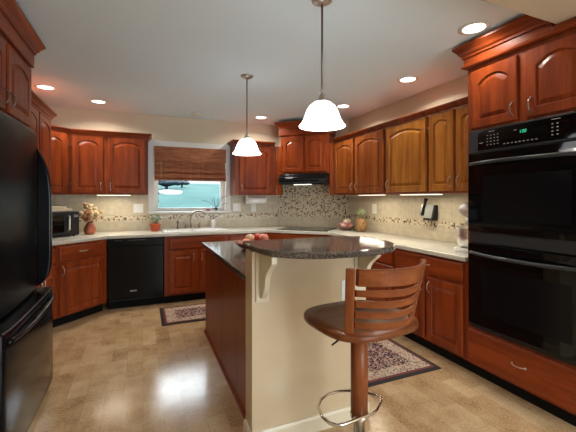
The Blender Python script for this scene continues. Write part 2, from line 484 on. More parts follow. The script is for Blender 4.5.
        o.rotation_euler.z = rotz
        if bevel:
            md = o.modifiers.new('edge', 'BEVEL'); md.width = bevel; md.segments = seg; md.limit_method = 'ANGLE'
            md.angle_limit = math.radians(40)
        return o

def tag(o, label, cat, group=None, kind=None):
    o['label'] = label; o['category'] = cat
    if group: o['group'] = group
    if kind: o['kind'] = kind
    return o
def thing(name, label, cat, loc=(0, 0, 0), rotz=0.0, group=None):
    o = bpy.data.objects.new(name, None); COL.objects.link(o)
    o.empty_display_size = 0.1
    o.location = loc; o.rotation_euler = (0, 0, rotz)
    return tag(o, label, cat, group)
def struct(o, label=None, cat=None):
    o['kind'] = 'structure'
    if label: o['label'] = label
    if cat: o['category'] = cat
    return o

# ------------------------------------------------------------------ setting
LW, RW, BW, CEIL = -1.42, 2.86, 5.26, 2.54
SOF_Y, SOF_Z = 1.28, 2.40
struct(MB().box((LW - 0.1, -3.0, -0.1), (RW + 0.1, BW + 0.15, 0)).build('floor', 'floor'), 'tan cork floor laid in small staggered tiles', 'floor')
struct(MB().box((LW - 0.1, SOF_Y, CEIL), (RW + 0.1, BW + 0.15, CEIL + 0.1)).build('ceiling', 'ceil'), 'pale grey painted kitchen ceiling', 'ceiling')
struct(MB().box((LW - 0.1, -0.6, SOF_Z), (RW + 0.1, SOF_Y, CEIL + 0.1)).build('trim_1', 'soffit'), 'tan painted dropped soffit in front of the kitchen ceiling', 'soffit')
struct(MB().box((LW - 0.1, -0.6, 0), (LW, BW + 0.15, CEIL)).build('wall_left', 'wallpaint'), 'beige left wall behind the refrigerator', 'wall')
wr = struct(MB().box((RW, -0.6, 0), (RW + 0.1, BW + 0.15, CEIL)).build('wall_right', 'wallpaint'), 'beige right wall behind the long run of cabinets', 'wall')
struct(MB().box((LW - 0.1, -3.1, SOF_Z), (RW + 0.1, -0.6, CEIL + 0.1)).build('trim_2', 'ceil'), 'pale ceiling of the dining end behind the camera', 'ceiling')
struct(MB().box((LW - 0.1, -3.1, 0), (LW, -0.6, SOF_Z)).build('wall_left', 'wallpaint'), 'beige left wall of the dining end', 'wall')
struct(MB().box((RW, -3.1, 0), (RW + 0.1, -0.6, SOF_Z)).build('wall_right', 'wallpaint'), 'beige right wall of the dining end', 'wall')
struct(MB().box((LW, -3.1, 0), (0.60, -3.0, SOF_Z)).box((0.60, -3.1, 2.25), (RW, -3.0, SOF_Z)).box((0.60, -3.1, 0), (RW, -3.0, 0.15)).build('wall_front', 'wallpaint'), 'beige front wall with the wide patio opening behind the camera', 'wall')
WX0, WX1, WZ0, WZ1 = 0.145, 1.165, 1.165, 2.10
b = MB()
b.box((LW, BW, 0), (WX0, BW + 0.15, CEIL)).box((WX1, BW, 0), (RW, BW + 0.15, CEIL))
b.box((WX0, BW, 0), (WX1, BW + 0.15, WZ0)).box((WX0, BW, WZ1), (WX1, BW + 0.15, CEIL))
wb = struct(b.build('wall_back', 'wallpaint'), 'beige back wall holding the kitchen window', 'wall')
# angled corner wall behind the cooktop
DG = (2.04, 5.26); DGL = math.hypot(0.82, 0.82)
wc = struct(MB().box((0, 0.001, 0), (DGL, 0.05, CEIL)).build('wall_corner', 'wallpaint', loc=(DG[0], DG[1], 0), rotz=-PI / 4), 'angled beige wall behind the cooktop', 'wall')
# tile
CT = 0.908
UB = 1.405
MZ0, MZ1 = 1.055, 1.118
b = MB().box((LW, BW - 0.008, CT), (WX0 - 0.08, BW, UB)).box((WX0 - 0.08, BW - 0.008, CT), (WX1 + 0.08, BW, 1.10)).box((WX1 + 0.08, BW - 0.008, CT), (2.03, BW, UB))
b.build('backsplash', 'tile', wb)
MB().box((LW, BW - 0.011, MZ0), (2.03, BW - 0.0082, MZ1)).build('mosaic_border', 'mosaic', wb)
MB().box((RW - 0.008, 1.91, CT), (RW, 4.43, UB)).build('backsplash', 'tile', wr)
MB().box((RW - 0.011, 1.91, MZ0), (RW - 0.0082, 4.43, MZ1)).build('mosaic_border', 'mosaic', wr)
MB().box((0, -0.008, CT), (DGL, 0.0, 1.06)).build('backsplash', 'tile', wc)
MB().box((0, -0.009, 1.06), (DGL, 0.0, 1.56)).build('mosaic_panel', 'mosaic', wc)
MB().box((LW, 3.07, CT), (LW + 0.008, BW - 0.012, UB)).build('backsplash', 'tile', bpy.data.objects['wall_left'])

# window
wi = thing('window_1', 'white framed kitchen window over the sink', 'window', (0, BW, 0)); wi['kind'] = 'structure'
tz0, tz1, tw = 1.125, 2.175, 0.078
b = MB()
b.box((WX0 - tw, -0.02, WZ0), (WX0, 0, WZ1)).box((WX1, -0.02, WZ0), (WX1 + tw, 0, WZ1))
b.box((WX0 - tw, -0.022, WZ1), (WX1 + tw, 0, tz1))
b.build('casing', 'white', wi, 0.003)
MB().box((WX0 - tw - 0.01, -0.06, WZ0 - 0.028), (WX1 + tw + 0.01, 0.10, WZ0)).build('sill', 'white', wi, 0.004)
b = MB()
fx0, fx1, fz0, fz1 = WX0, WX1, WZ0, WZ1
for (a, c) in (((fx0, fz0), (fx0 + 0.06, fz1)), ((fx1 - 0.06, fz0), (fx1, fz1)), ((fx0 + 0.06, fz0), (fx1 - 0.06, fz0 + 0.05)), ((fx0 + 0.06, fz1 - 0.05), (fx1 - 0.06, fz1))):
    b.box((a[0], 0.075, a[1]), (c[0], 0.12, c[1]))
sa = b.build('sash', 'white', wi, 0.004)
MB().box((fx0 + 0.06, 0.095, fz0 + 0.05), (fx1 - 0.06, 0.099, fz1 - 0.05)).build('pane', 'glass', sa)
for zz in (1.30, 1.42):
    MB().box((fx0 + 0.055, 0.068, zz), (fx0 + 0.066, 0.075, zz + 0.02)).build('latch', 'blackmat', sa)
# outside
b = MB()
N = 14
vs = []; fs = []
for i in range(N + 1):
    y = 7 + 40 * i / N
    z = 0.60 + 2.85 * (1 - math.exp(-(y - 7) / 20.0))
    for j in range(N + 1):
        x = -16 + 40 * j / N
        vs.append((x, y, z + 0.03 * math.sin(x * 0.7 + y)))
for i in range(N):
    for j in range(N): fs.append((i * (N + 1) + j, i * (N + 1) + j + 1, (i + 1) * (N + 1) + j + 1, (i + 1) * (N + 1) + j))
b.add(vs, fs, True)
struct(b.build('lawn', 'lawn'), 'blue-green sloping lawn outside the kitchen window', 'lawn')
def lawn_z(y): return 0.60 + 2.85 * (1 - math.exp(-(y - 7) / 20.0))
b = MB()
vs = []
for k in range(13):
    a = 2 * PI * k / 12
    x = 1.10 + 0.48 * math.cos(a); y = 15.6 + 1.0 * math.sin(a)
    vs.append((x, y, lawn_z(y) + 0.05))
b.add(vs[:12] + [(p[0], p[1], p[2] - 0.3) for p in vs[:12]], [tuple(range(12))] + [(i, (i + 1) % 12, 12 + (i + 1) % 12, 12 + i) for i in range(12)])
struct(b.build('paving', 'paving'), 'white paved patch on the lawn seen through the window', 'paving')
def tree(x, y, r, h, label):
    t = thing('tree', label, 'tree', (x, y, lawn_z(y)))
    MB().tube([(0, 0, -0.1), (0, 0, h * 0.5)], r * 0.13, 8).build('trunk', 'bark', t)
    c = MB()
    for k in range(9):
        a = random.uniform(0, 6.28); q = random.uniform(0, r * 0.7)
        c.sphere((q * math.cos(a), q * math.sin(a), h * 0.6 + random.uniform(-0.2, 0.3) * h), r * random.uniform(0.35, 0.6), rz=h * random.uniform(0.18, 0.3), n=12, m=8, jit=0.16)
    c.build('crown', 'foliage', t)
tree(1.05, 17.8, 0.62, 0.62, 'dark blue-green tree at the left edge of the view through the window')
tree(1.95, 19.5, 0.38, 0.42, 'smaller dark bush right of the tree outside the window')

# ------------------------------------------------------------------ cabinet kit (face at local y=0, front towards -y, x to the right)
def door_mesh(x0, x1, z0, z1, rise=0.0, T=0.020, s=0.058, y0=0.0):
    b = MB(); W = x1 - x0
    s = min(s, W * 0.24)
    nA = 13
    def contour(o):
        xl, xr, zb = x0 + s + o, x1 - s - o, z0 + s + o
        zt = z1 - s - o
        pts = [(xl, zb), (xr, zb)]
        for i in range(nA):
            t = 1 - i / (nA - 1)
            pts.append((xl + (xr - xl) * t, zt - rise * ((2 * t - 1) ** 2)))
        return pts
    def outer(i_):
        xl, xr, zb, zt = x0 + i_, x1 - i_, z0 + i_, z1 - i_
        pts = [(xl, zb), (xr, zb)]
        for i in range(nA):
            t = 1 - i / (nA - 1)
            pts.append((xl + (xr - xl) * t, zt))
        return pts
    L = lambda pts, y: [(p[0], y0 + y, p[1]) for p in pts]
    rings = [L(outer(0), 0), L(outer(0), -T + 0.006), L(outer(0.006), -T), L(contour(0), -T), L(contour(0.004), -T + 0.009), L(contour(0.010), -T + 0.010), L(contour(0.034), -T + 0.001), L(contour(0.038), -T)]
    b.rings(rings)
    return b
def slab_mesh(x0, x1, z0, z1, T=0.020, y0=0.0):
    b = MB()
    q = lambda i, y: [(x0 + i, y0 + y, z0 + i), (x1 - i, y0 + y, z0 + i), (x1 - i, y0 + y, z1 - i), (x0 + i, y0 + y, z1 - i)]
    b.rings([q(0, 0), q(0, -T + 0.007), q(0.004, -T + 0.003), q(0.010, -T)])
    return b
def pull(parent, x, z, vert=True, y0=-0.02, L=0.088, r=0.0042, mat='nickel'):
    pts = []
    for i in range(13):
        t = i / 12; u = (t - 0.5) * L
        out = 0.026 * (1 - abs(2 * t - 1) ** 3.0)
        pts.append((x, y0 - out, z + u) if vert else (x + u, y0 - out, z))
    b = MB().tube(pts, r, 8)
    for sgn in (-0.5, 0.5):
        p = (x, y0, z + sgn * L) if vert else (x + sgn * L, y0, z)
        b.sphere((p[0], y0 - 0.003, p[2]), 0.008, 0.004, 0.008, 8, 6)
    return b.build('handle', mat, parent)
def hinge(parent, x, z, y0=-0.012):
    return MB().tube([(x, y0 - 0.006, z - 0.028), (x, y0 - 0.006, z + 0.028)], 0.0036, 8).build('hinge', 'darkbronze', parent)

CROWN = [(0.0, 0.0), (0.010, 0.0), (0.012, 0.016), (0.022, 0.024), (0.032, 0.044), (0.050, 0.066), (0.058, 0.072), (0.058, 0.088), (0.0, 0.088)]
def crown_prof(z, s=1.0, h=None): return [(o * s, z + q * (h / 0.088 if h else 1.0)) for o, q in CROWN]

def carcass(parent, w_, d_, z0, z1, mat='cherry', hollow=False):
    b = MB()
    if hollow:
        t = 0.018
        b.box((0, 0, z0), (w_, 0.02, z1)).box((0, 0.02, z0), (t, d_, z1)).box((w_ - t, 0.02, z0), (w_, d_, z1)).box((t, d_ - t, z0), (w_ - t, d_, z1)).box((t, 0.02, z0), (w_ - t, d_ - t, z0 + t))
    else:
        b.box((0, 0, z0), (w_, d_, z1))
    return b.build('carcass', mat, parent, 0.002)

UD = 0.318   # upper depth
UT = 2.150   # top of wall cabinets
def upper(label, loc, rz, w_, doors, z0=UB, z1=UT, d_=UD, dmat=None, crown=None, group=None, dtop=0.012, dbot=0.018, mat='cherry'):
    """doors: list of (x0, x1, hinge side, material)"""
    t = thing('wall_cabinet', label, 'cabinet', loc, rz, group)
    carcass(t, w_, d_, z0, z1, mat)
    for (x0, x1, hs, dm) in doors:
        dr = door_mesh(x0, x1, z0 + dbot, z1 - dtop, 0.045 if x1 - x0 > 0.3 else 0.032).build('door', dm or 'cherry', t)
        hx = x1 - 0.030 if hs == 'L' else x0 + 0.030
        pull(dr, hx, z0 + dbot + 0.085)
        if hs == 'L': hx2 = x0 - 0.005
        else: hx2 = x1 + 0.005
        for zz in (z0 + 0.12, z1 - 0.14): hinge(dr, hx2, zz)
    if crown:
        MB().sweep(crown, crown_prof(z1 - 0.006, 0.8, 0.062)).build('crown', 'cherry_h', t)
    return t

# back wall, left of the window: double-door cabinet
upper('double-door cherry wall cabinet on the back wall left of the window', (-0.836, 4.94, 0), 0, 0.899,
      [(0.03, 0.377, 'L', None), (0.425, 0.862, 'R', None)], crown=[(0.0, 0.0), (0.899, 0.0), (0.899, UD)])
# diagonal corner wall cabinet
t = thing('wall_cabinet', 'narrow cherry corner wall cabinet set at an angle left of the double-door cabinet', 'cabinet', (-1.10, 4.676, 0), PI / 4)
b = MB(); b.prism([(0.0, 0.0), (0.371, 0.0), (0.371 + 0.222, 0.222), (0.185 + 0.0, 0.63), (-0.222, 0.222)], UB, UT)
b.build('carcass', 'cherry', t, 0.002)
dr = door_mesh(0.035, 0.335, UB + 0.018, UT - 0.012, 0.035).build('door', 'cherry', t); pull(dr, 0.065, UB + 0.10)
for zz in (1.525, 1.995): hinge(dr, 0.340, zz)
MB().sweep([(0.0, 0.0), (0.371, 0.0)], crown_prof(UT - 0.006, 0.8, 0.062)).build('crown', 'cherry_h', t)
# left wall, beyond the refrigerator: taller cabinets
t = thing('wall_cabinet', 'tall cherry wall cabinet on the left wall between refrigerator and corner', 'cabinet', (-0.95, 3.075, 0), PI / 2)
carcass(t, 1.465, 0.468, 1.41, 2.235)
for (x0, x1, hx) in ((0.03, 0.46, 0.43), (0.50, 0.945, 0.53), (0.985, 1.435, 1.015)):
    dr = door_mesh(x0, x1, 1.43, 2.205, 0.045).build('door', 'cherry', t); pull(dr, hx, 1.52)
MB().sweep([(0.06, 0.0), (1.465, 0.0), (1.465, 0.25)], crown_prof(2.215)).build('crown', 'cherry_h', t)
# over-refrigerator cabinet with side panels down to the floor
t = thing('refrigerator_cabinet', 'tall cherry cabinet with heavy crown built over the black refrigerator', 'cabinet', (-0.76, 2.00, 0), PI / 2)
MB().box((0, 0, 1.845), (1.045, 0.655, 2.40)).build('carcass', 'cherry', t, 0.002)
MB().box((0, 0.02, 0), (0.018, 0.655, 1.844)).build('side_panel', 'cherry', t)
MB().box((1.027, 0.02, 0), (1.045, 0.655, 1.844)).build('side_panel', 'cherry', t)
for (x0, x1, hx) in ((0.035, 0.505, 0.475), (0.545, 1.01, 0.575)):
    dr = door_mesh(x0, x1, 1.87, 2.285, 0.045).build('door', 'cherry', t); pull(dr, hx, 1.95, mat='pewter')
MB().box((0, -0.022, 2.315), (1.045 + 0.022, -0.0005, 2.42)).box((1.0455, -0.0005, 2.315), (1.067, 0.60, 2.42)).build('frieze', 'cherry_h', t, 0.003)
MB().sweep([(0.0, -0.022), (1.067, -0.022), (1.067, 0.60)], crown_prof(2.415, 1.0)).build('crown', 'cherry_h', t)

# right of the window
upper('single-door cherry wall cabinet between the window and the range hood', (1.238, 4.94, 0), 0, 0.650,
      [(0.065, 0.555, 'R', None)], crown=[(0.0, UD), (0.0, 0.0), (0.615, 0.0)])
# hood cabinet across the corner
HL = math.hypot(0.64, 0.64)
t = thing('hood_cabinet', 'tall crowned two-door cherry cabinet set across the corner above the range hood', 'cabinet', (1.89, 4.94, 0), -PI / 4)
x0, x1 = 0.075, HL - 0.075
MB().box((x0, -0.02, 1.722), (x1, 0.32, 2.40)).build('carcass', 'cherry', t, 0.002)
MB().box((0.004, 0.0, UB), (x0 - 0.001, 0.05, UT)).build('stile', 'cherry', t, 0.002)
MB().box((x1 + 0.001, 0.0, UB), (HL - 0.004, 0.05, UT)).build('stile', 'cherry', t, 0.002)
mx = (x0 + x1) / 2
for (a, c, hx) in ((x0 + 0.035, mx - 0.012, mx - 0.04), (mx + 0.012, x1 - 0.035, mx + 0.04)):
    dr = door_mesh(a, c, 1.745, 2.275, 0.04, y0=-0.02).build('door', 'cherry', t)
    hinge(dr, (a - 0.005) if a < 0.2 else (c + 0.005), 2.15, -0.032)
MB().box((x0 - 0.02, -0.042, 2.30), (x1 + 0.02, -0.0205, 2.41)).box((x0 - 0.02, -0.020, 2.30), (x0 - 0.0005, 0.28, 2.41)).box((x1 + 0.0005, -0.020, 2.30), (x1 + 0.02, 0.28, 2.41)).build('frieze', 'cherry_h', t, 0.003)
MB().sweep([(x0 - 0.02, 0.28), (x0 - 0.02, -0.042), (x1 + 0.02, -0.042), (x1 + 0.02, 0.28)], crown_prof(2.405)).build('crown', 'cherry_h', t)
# range hood
t = thing('range_hood', 'black under-cabinet range hood above the corner cooktop', 'range hood', (1.89, 4.94, 0), -PI / 4)
b = MB().prism([(-0.115, 1.56), (0.31, 1.56), (0.31, 1.720), (-0.045, 1.720), (-0.115, 1.655)], x0 + 0.004, x1 - 0.004, 'x')
b.build('body', 'black', t, 0.004)
MB().box((x0 + 0.012, -0.122, 1.575), (x1 - 0.012, -0.1155, 1.598)).build('trim_strip', 'charcoal', t)
MB().box((x0 + 0.012, -0.120, 1.618), (x1 - 0.012, -0.1155, 1.642)).build('vent_grille', 'blackmat', t)
for k in range(3): MB().lathe([(0.012, 0), (0.010, -0.012), (0, -0.012)], (x1 - 0.12 + k * 0.035, -0.1155, 1.61), 12, 'y').build('knob', 'blackmat', t)
MB().box((mx - 0.14, -0.09, 1.553), (mx + 0.12, -0.04, 1.5595)).build('lamp_lens', 'strip', t)

# right wall: three units, one continuous crown
def rupper(label, ya, yb, doors):
    ds = [(ya - a, ya - c, hs, m) for (a, c, hs, m) in doors]
    return upper(label, (2.53, ya, 0), -PI / 2, ya - yb - 0.001, ds, d_=0.328)
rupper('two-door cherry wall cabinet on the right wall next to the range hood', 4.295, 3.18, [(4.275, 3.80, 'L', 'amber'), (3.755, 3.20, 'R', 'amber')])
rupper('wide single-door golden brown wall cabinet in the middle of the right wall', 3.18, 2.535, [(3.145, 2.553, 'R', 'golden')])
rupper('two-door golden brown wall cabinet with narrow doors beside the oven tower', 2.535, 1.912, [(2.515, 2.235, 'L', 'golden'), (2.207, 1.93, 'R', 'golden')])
tag(MB().sweep([(2.5295, 4.295), (2.5295, 1.985)], crown_prof(UT + 0.0005, 0.7, 0.055)).build('crown_molding', 'cherry_h'),
    'long cherry crown molding along the top of the right wall cabinets', 'molding')

# ------------------------------------------------------------------ oven tower
t = thing('oven_cabinet', 'tall cherry oven tower at the right with a drawer below the ovens', 'cabinet', (2.30, 1.905, 0), -PI / 2)
OW = 0.84; D = 0.558
b = MB()
b.box((0, 0, 0.105), (OW, D, 0.385)).box((0, 0, 1.862), (OW, D, 2.392))
b.box((0, 0, 0.385), (0.03, D, 1.862)).box((OW - 0.03, 0, 0.385), (OW, D, 1.862)).box((0.03, D - 0.02, 0.385), (OW - 0.03, D, 1.862))
b.build('carcass', 'cherry', t)
for (x0, x1, hx) in ((0.04, 0.385, 0.355), (0.445, 0.80, 0.475)):
    dr = door_mesh(x0, x1, 1.878, 2.308, 0.05).build('door', 'cherry', t); pull(dr, hx, 1.955, mat='pewter')
MB().box((-0.022, -0.022, 2.345), (0.60, -0.0005, 2.425)).box((0.60, -0.022, 2.345), (OW, -0.0005, 2.396)).box((-0.022, -0.0005, 2.345), (-0.0005, 0.22, 2.425)).build('frieze', 'cherry_h', t, 0.003)
MB().sweep([(-0.022, 0.22), (-0.022, -0.022), (0.60, -0.022)], crown_prof(2.4255, 1.0)).build('crown', 'cherry_h', t)
MB().sweep([(-0.022, 0.22), (-0.022, -0.022), (OW, -0.022)], [(0.0, 2.348), (0.012, 2.352), (0.014, 2.362), (0.008, 2.370), (0.0, 2.372)]).build('bead', 'cherry_h', t)
dr = slab_mesh(0.012, OW - 0.012, 0.125, 0.372).build('drawer', 'cherry_h', t); pull(dr, 0.40, 0.255, False)
MB().box((0, 0.07, 0), (OW, 0.09, 0.1045)).build('toe_kick', 'toe', t)
# double wall oven
t = thing('double_wall_oven', 'black double wall oven with green clock built into the cherry tower', 'oven', (2.30, 1.905, 0), -PI / 2)
ox0, ox1 = 0.028, OW - 0.028
MB().box((0.034, 0.002, 0.392), (OW - 0.034, 0.50, 1.856)).build('body', 'blackmat', t)
cp = MB().box((ox0, -0.022, 1.694), (ox1, 0.0015, 1.858)).build('control_panel', 'charcoal', t, 0.003)
MB().box((ox0 + 0.075, -0.0255, 1.708), (ox1 - 0.02, -0.0222, 1.846)).build('touch_panel', 'blackglass', cp)
dg = MB()
def seg7(b, x, z, w7, h7, segs, y=-0.0262):
    th = 0.0035
    pos = {'a': (0, h7, w7, h7), 'g': (0, h7 / 2, w7, h7 / 2), 'd': (0, 0, w7, 0), 'f': (0, h7 / 2, 0, h7), 'e': (0, 0, 0, h7 / 2), 'b': (w7, h7 / 2, w7, h7), 'c': (w7, 0, w7, h7 / 2)}
    for s_ in segs:
        p = pos[s_]; b.box((x + p[0] - th / 2, y, z + p[1] - th / 2), (x + p[2] + th / 2, -0.0256, z + p[3] + th / 2))
for i, s_ in enumerate(('bc', 'abged', 'abged')): seg7(dg, 0.405 + i * 0.016 + (0.005 if i else 0), 1.788, 0.009, 0.016, s_)
dg.build('clock_digits', 'digits', cp)
def key(x, z, w_, h_): MB().box((x, -0.0262, z), (x + w_, -0.0256, z + h_)).build('key', 'legend', cp)
for r_ in range(4):
    for c_ in range(4): key(0.175 + c_ * 0.026, 1.738 + r_ * 0.022, 0.010, 0.005)
    for c_ in range(2): key(0.60 + c_ * 0.028, 1.738 + r_ * 0.022, 0.011, 0.006)
for c_ in range(9): key(0.30 + c_ * 0.026, 1.728, 0.012, 0.006)
for a_ in ((0.115, 1.758, 0.030, 0.005), (0.19, 1.832, 0.045, 0.004), (0.60, 1.832, 0.050, 0.004), (0.37, 1.81, 0.020, 0.004)): key(*a_)
def oven_door(z0, z1, hz):
    d = MB().box((ox0, -0.034, z0), (ox1, 0.0015, z1)).build('door', 'blackglass', t, 0.005)
    MB().box((ox0 + 0.12, -0.0355, z0 + 0.09), (ox1 - 0.10, -0.0342, z1 - 0.17)).build('window', 'black', d)
    pts = []
    for i in range(21):
        q = i / 20; pts.append((ox0 + 0.02 + (ox1 - ox0 - 0.04) * q, -0.034 - 0.078 * (1 - abs(2 * q - 1) ** 2.2), hz))
    MB().tube(pts, 0.0125, 12).build('handle', 'charcoal', d)
oven_door(1.112, 1.690, 1.612)
MB().box((ox0, -0.020, 1.030), (ox1, 0.0015, 1.108)).build('vent_trim', 'charcoal', t, 0.004)
oven_door(0.425, 1.024, 0.955)
MB().box((ox0, -0.016, 0.394), (ox1, 0.0015, 0.421)).build('bottom_trim', 'blackmat', t, 0.003)

# ------------------------------------------------------------------ base cabinets
BT = 0.867
def base(label, loc, rz, w_, d_, drawers, doors, hollow=False, group=None):
    t = thing('base_cabinet', label, 'cabinet', loc, rz, group)
    carcass(t, w_, d_, 0.105, BT, hollow=hollow)
    for (x0, x1, z0, z1, hp) in drawers:
        dr = slab_mesh(x0, x1, z0, z1).build('drawer', 'cherry_h', t)
        if hp: pull(dr, (x0 + x1) / 2, (z0 + z1) / 2 + 0.005, False)
    for (x0, x1, hs) in doors:
        dr = door_mesh(x0, x1, 0.128, 0.672, 0.0).build('door', 'cherry', t)
        pull(dr, x1 - 0.03 if hs == 'L' else x0 + 0.03, 0.590)
    MB().box((0, 0.065, 0), (w_, 0.085, 0.1045)).build('toe_kick', 'toe', t)
    return t
base('angled corner base cabinet with one drawer and one door beside the dishwasher', (-0.84, 4.22, 0), PI / 4, 0.622, 0.46, [(0.04, 0.575, 0.695, 0.845, True)], [(0.04, 0.575, 'R')])
base('cherry base cabinet against the left wall beside the refrigerator', (-0.848, 3.07, 0), PI / 2, 1.13, 0.56, [(0.04, 1.09, 0.695, 0.845, True)], [(0.04, 0.545, 'L'), (0.585, 1.09, 'R')])
base('cherry sink base cabinet with two doors right of the dishwasher', (0.250, 4.66, 0), 0, 0.81, 0.585, [(0.055, 0.775, 0.700, 0.845, False)], [(0.055, 0.392, 'L'), (0.438, 0.775, 'R')], hollow=True)
base('cherry base cabinet between the sink and the cooktop', (1.062, 4.66, 0), 0, 0.565, 0.585, [(0.03, 0.535, 0.700, 0.845, True)], [(0.03, 0.535, 'L')])
base('cherry base cabinet set at an angle under the cooktop', (1.634, 4.66, 0), -PI / 4, 0.94, 0.45, [(0.04, 0.90, 0.700, 0.845, False)], [(0.04, 0.46, 'L'), (0.48, 0.90, 'R')])
base('cherry base cabinet on the right wall near the cooktop', (2.305, 3.98, 0), -PI / 2, 0.62, 0.54, [(0.03, 0.59, 0.695, 0.845, True)], [(0.03, 0.59, 'R')])
base('cherry base cabinet on the right wall behind the bar stool back', (2.305, 3.359, 0), -PI / 2, 0.62, 0.54, [(0.03, 0.59, 0.695, 0.845, True)], [(0.03, 0.59, 'R')])
base('two-door cherry base cabinet with full-width drawer beside the oven tower', (2.305, 2.738, 0), -PI / 2, 0.83, 0.54, [(0.03, 0.795, 0.700, 0.850, True)], [(0.03, 0.398, 'L'), (0.425, 0.795, 'R')])
# dishwasher
t = thing('dishwasher', 'black dishwasher between the angled corner cabinet and the sink cabinet', 'dishwasher', (-0.385, 4.66, 0), 0)
MB().box((0.0, 0.01, 0.105), (0.625, 0.56, 0.864)).build('body', 'blackmat', t)
d = MB().box((0.004, -0.022, 0.125), (0.621, 0.0095, 0.765)).build('door', 'black', t, 0.004)
MB().box((0.24, -0.0245, 0.215), (0.315, -0.0222, 0.230)).build('badge', 'legend', d)
cp = MB().box((0.004, -0.022, 0.770), (0.621, 0.0095, 0.862)).build('control_panel', 'black', t, 0.004)
b = MB()
for k in range(5): b.box((0.07 + k * 0.018, -0.0235, 0.842), (0.08 + k * 0.018, -0.0222, 0.845))
for k in range(8): b.box((0.22 + k * 0.026, -0.0235, 0.842), (0.236 + k * 0.026, -0.0222, 0.846))
b.build('button_legends', 'legend', cp)
MB().box((0.0, 0.07, 0), (0.625, 0.09, 0.1045)).build('toe_kick', 'toe', t)

# ------------------------------------------------------------------ countertop with sink cut-out
outl = [(LW + 0.01, 3.07), (-0.868, 3.07), (-0.868, 4.17), (-0.395, 4.632), (1.622, 4.632), (2.274, 3.98), (2.274, 1.909), (2.849, 1.909), (2.849, 4.428), (2.028, 5.249), (LW + 0.01, 5.249)]
SX0, SX1, SY0, SY1 = 0.29, 1.02, 4.725, 5.105
bm = bmesh.new()
def loop(pts):
    vv = [bm.verts.new((p[0], p[1], 0.870)) for p in pts]
    return [bm.edges.new((vv[i], vv[(i + 1) % len(vv)])) for i in range(len(vv))]
es = loop(outl) + loop([(SX0, SY0), (SX1, SY0), (SX1, SY1), (SX0, SY1)])
bmesh.ops.triangle_fill(bm, use_beauty=True, use_dissolve=False, edges=es)
ext = bmesh.ops.extrude_face_region(bm, geom=bm.faces[:])
bmesh.ops.translate(bm, vec=(0, 0, CT - 0.870), verts=[e for e in ext['geom'] if isinstance(e, bmesh.types.BMVert)])
bmesh.ops.recalc_face_normals(bm, faces=bm.faces)
me = bpy.data.meshes.new('countertop'); bm.to_mesh(me); bm.free(); me.materials.append(M['solid'])
o = bpy.data.objects.new('countertop', me); COL.objects.link(o)
md = o.modifiers.new('edge', 'BEVEL'); md.width = 0.006; md.segments = 2; md.limit_method = 'ANGLE'; md.angle_limit = math.radians(40)
tag(o, 'continuous cream countertop running around the kitchen walls', 'countertop')

# sink
t = thing('sink', 'white drop-in kitchen sink set in the counter below the window', 'sink', (0.655, 4.915, CT))
b = MB()
hx, hy = 0.415, 0.245
def rr(cx, cy, ax, ay, z, r=0.05, n=5):
    out = []
    for (sx, sy, a0) in ((1, 1, 0), (-1, 1, 90), (-1, -1, 180), (1, -1, 270)):
        for k in range(n):
            a = math.radians(a0 + 90 * k / (n - 1))
            out.append((cx + sx * (ax - r) + r * math.cos(a), cy + sy * (ay - r) + r * math.sin(a), z))
    return out
# rim as four bars around two bowls
rim = MB()
for (a, c) in (((-hx, -hy), (hx, -0.185)), ((-hx, 0.140), (hx, hy)), ((-hx, -0.185), (-0.358, 0.140)), ((0.358, -0.185), (hx, 0.140)), ((-0.018, -0.185), (0.018, 0.140))):
    rim.box((a[0], a[1], 0.0006), (c[0], c[1], 0.016))
rim.build('rim', 'porcelain', t, 0.005)
for cx in (-0.188, 0.188):
    bo = MB().rings([rr(cx, -0.0225, 0.165, 0.1575, 0.008), rr(cx, -0.0225, 0.160, 0.152, -0.15), rr(cx, -0.0225, 0.12, 0.11, -0.17)], True, cap=False)
    last = rr(cx, -0.0225, 0.12, 0.11, -0.17); bo.add(last, [tuple(range(len(last)))])
    q = bo.build('bowl', 'porcelain', t, recalc=True)
    md = q.modifiers.new('th', 'SOLIDIFY'); md.thickness = 0.005; md.offset = 0
    MB().lathe([(0.0, -0.164), (0.035, -0.164), (0.035, -0.167)], (cx, -0.02, 0), 16).build('drain', 'steel', q)
# faucet
t = thing('faucet', 'gooseneck faucet with side handles behind the sink', 'faucet', (0.655, 5.115, CT + 0.0162))
MB().box((-0.115, -0.022, 0), (0.115, 0.022, 0.012)).build('base_plate', 'faucetmetal', t, 0.004)
pts = [(-0.02, 0, 0.012), (-0.02, 0, 0.15)]
for k in range(1, 11):
    a = PI - PI * k / 10 * 0.86
    pts.append((0.085 + 0.105 * math.cos(a), -0.05 * k / 10, 0.15 + 0.100 * math.sin(a)))
MB().tube(pts, 0.0135, 10).build('spout', 'faucetmetal', t)
for sx in (-0.095, 0.095):
    h = MB().lathe([(0.016, 0.012), (0.013, 0.05), (0.010, 0.075), (0, 0.08)], (sx, 0, 0), 14).build('handle', 'faucetmetal', t)
    MB().tube([(sx, 0, 0.07), (sx + (0.035 if sx > 0 else -0.035), -0.01, 0.09)], 0.005, 8).build('lever', 'faucetmetal', h)
t = thing('side_sprayer', 'dark metal side sprayer standing left of the faucet', 'sprayer', (0.455, 5.115, CT + 0.0162))
MB().lathe([(0.018, 0), (0.015, 0.02), (0.010, 0.035), (0.011, 0.07), (0.016, 0.10), (0.010, 0.118), (0, 0.12)], n=14).build('body', 'pewter', t)
t = thing('soap_bottle', 'white soap bottle with black pump right of the faucet', 'soap dispenser', (0.955, 5.12, CT + 0.0162))
MB().lathe([(0.030, 0), (0.034, 0.01), (0.034, 0.085), (0.026, 0.11), (0.012, 0.118), (0.012, 0.124), (0, 0.124)], n=18).build('body', 'whiteplastic', t)
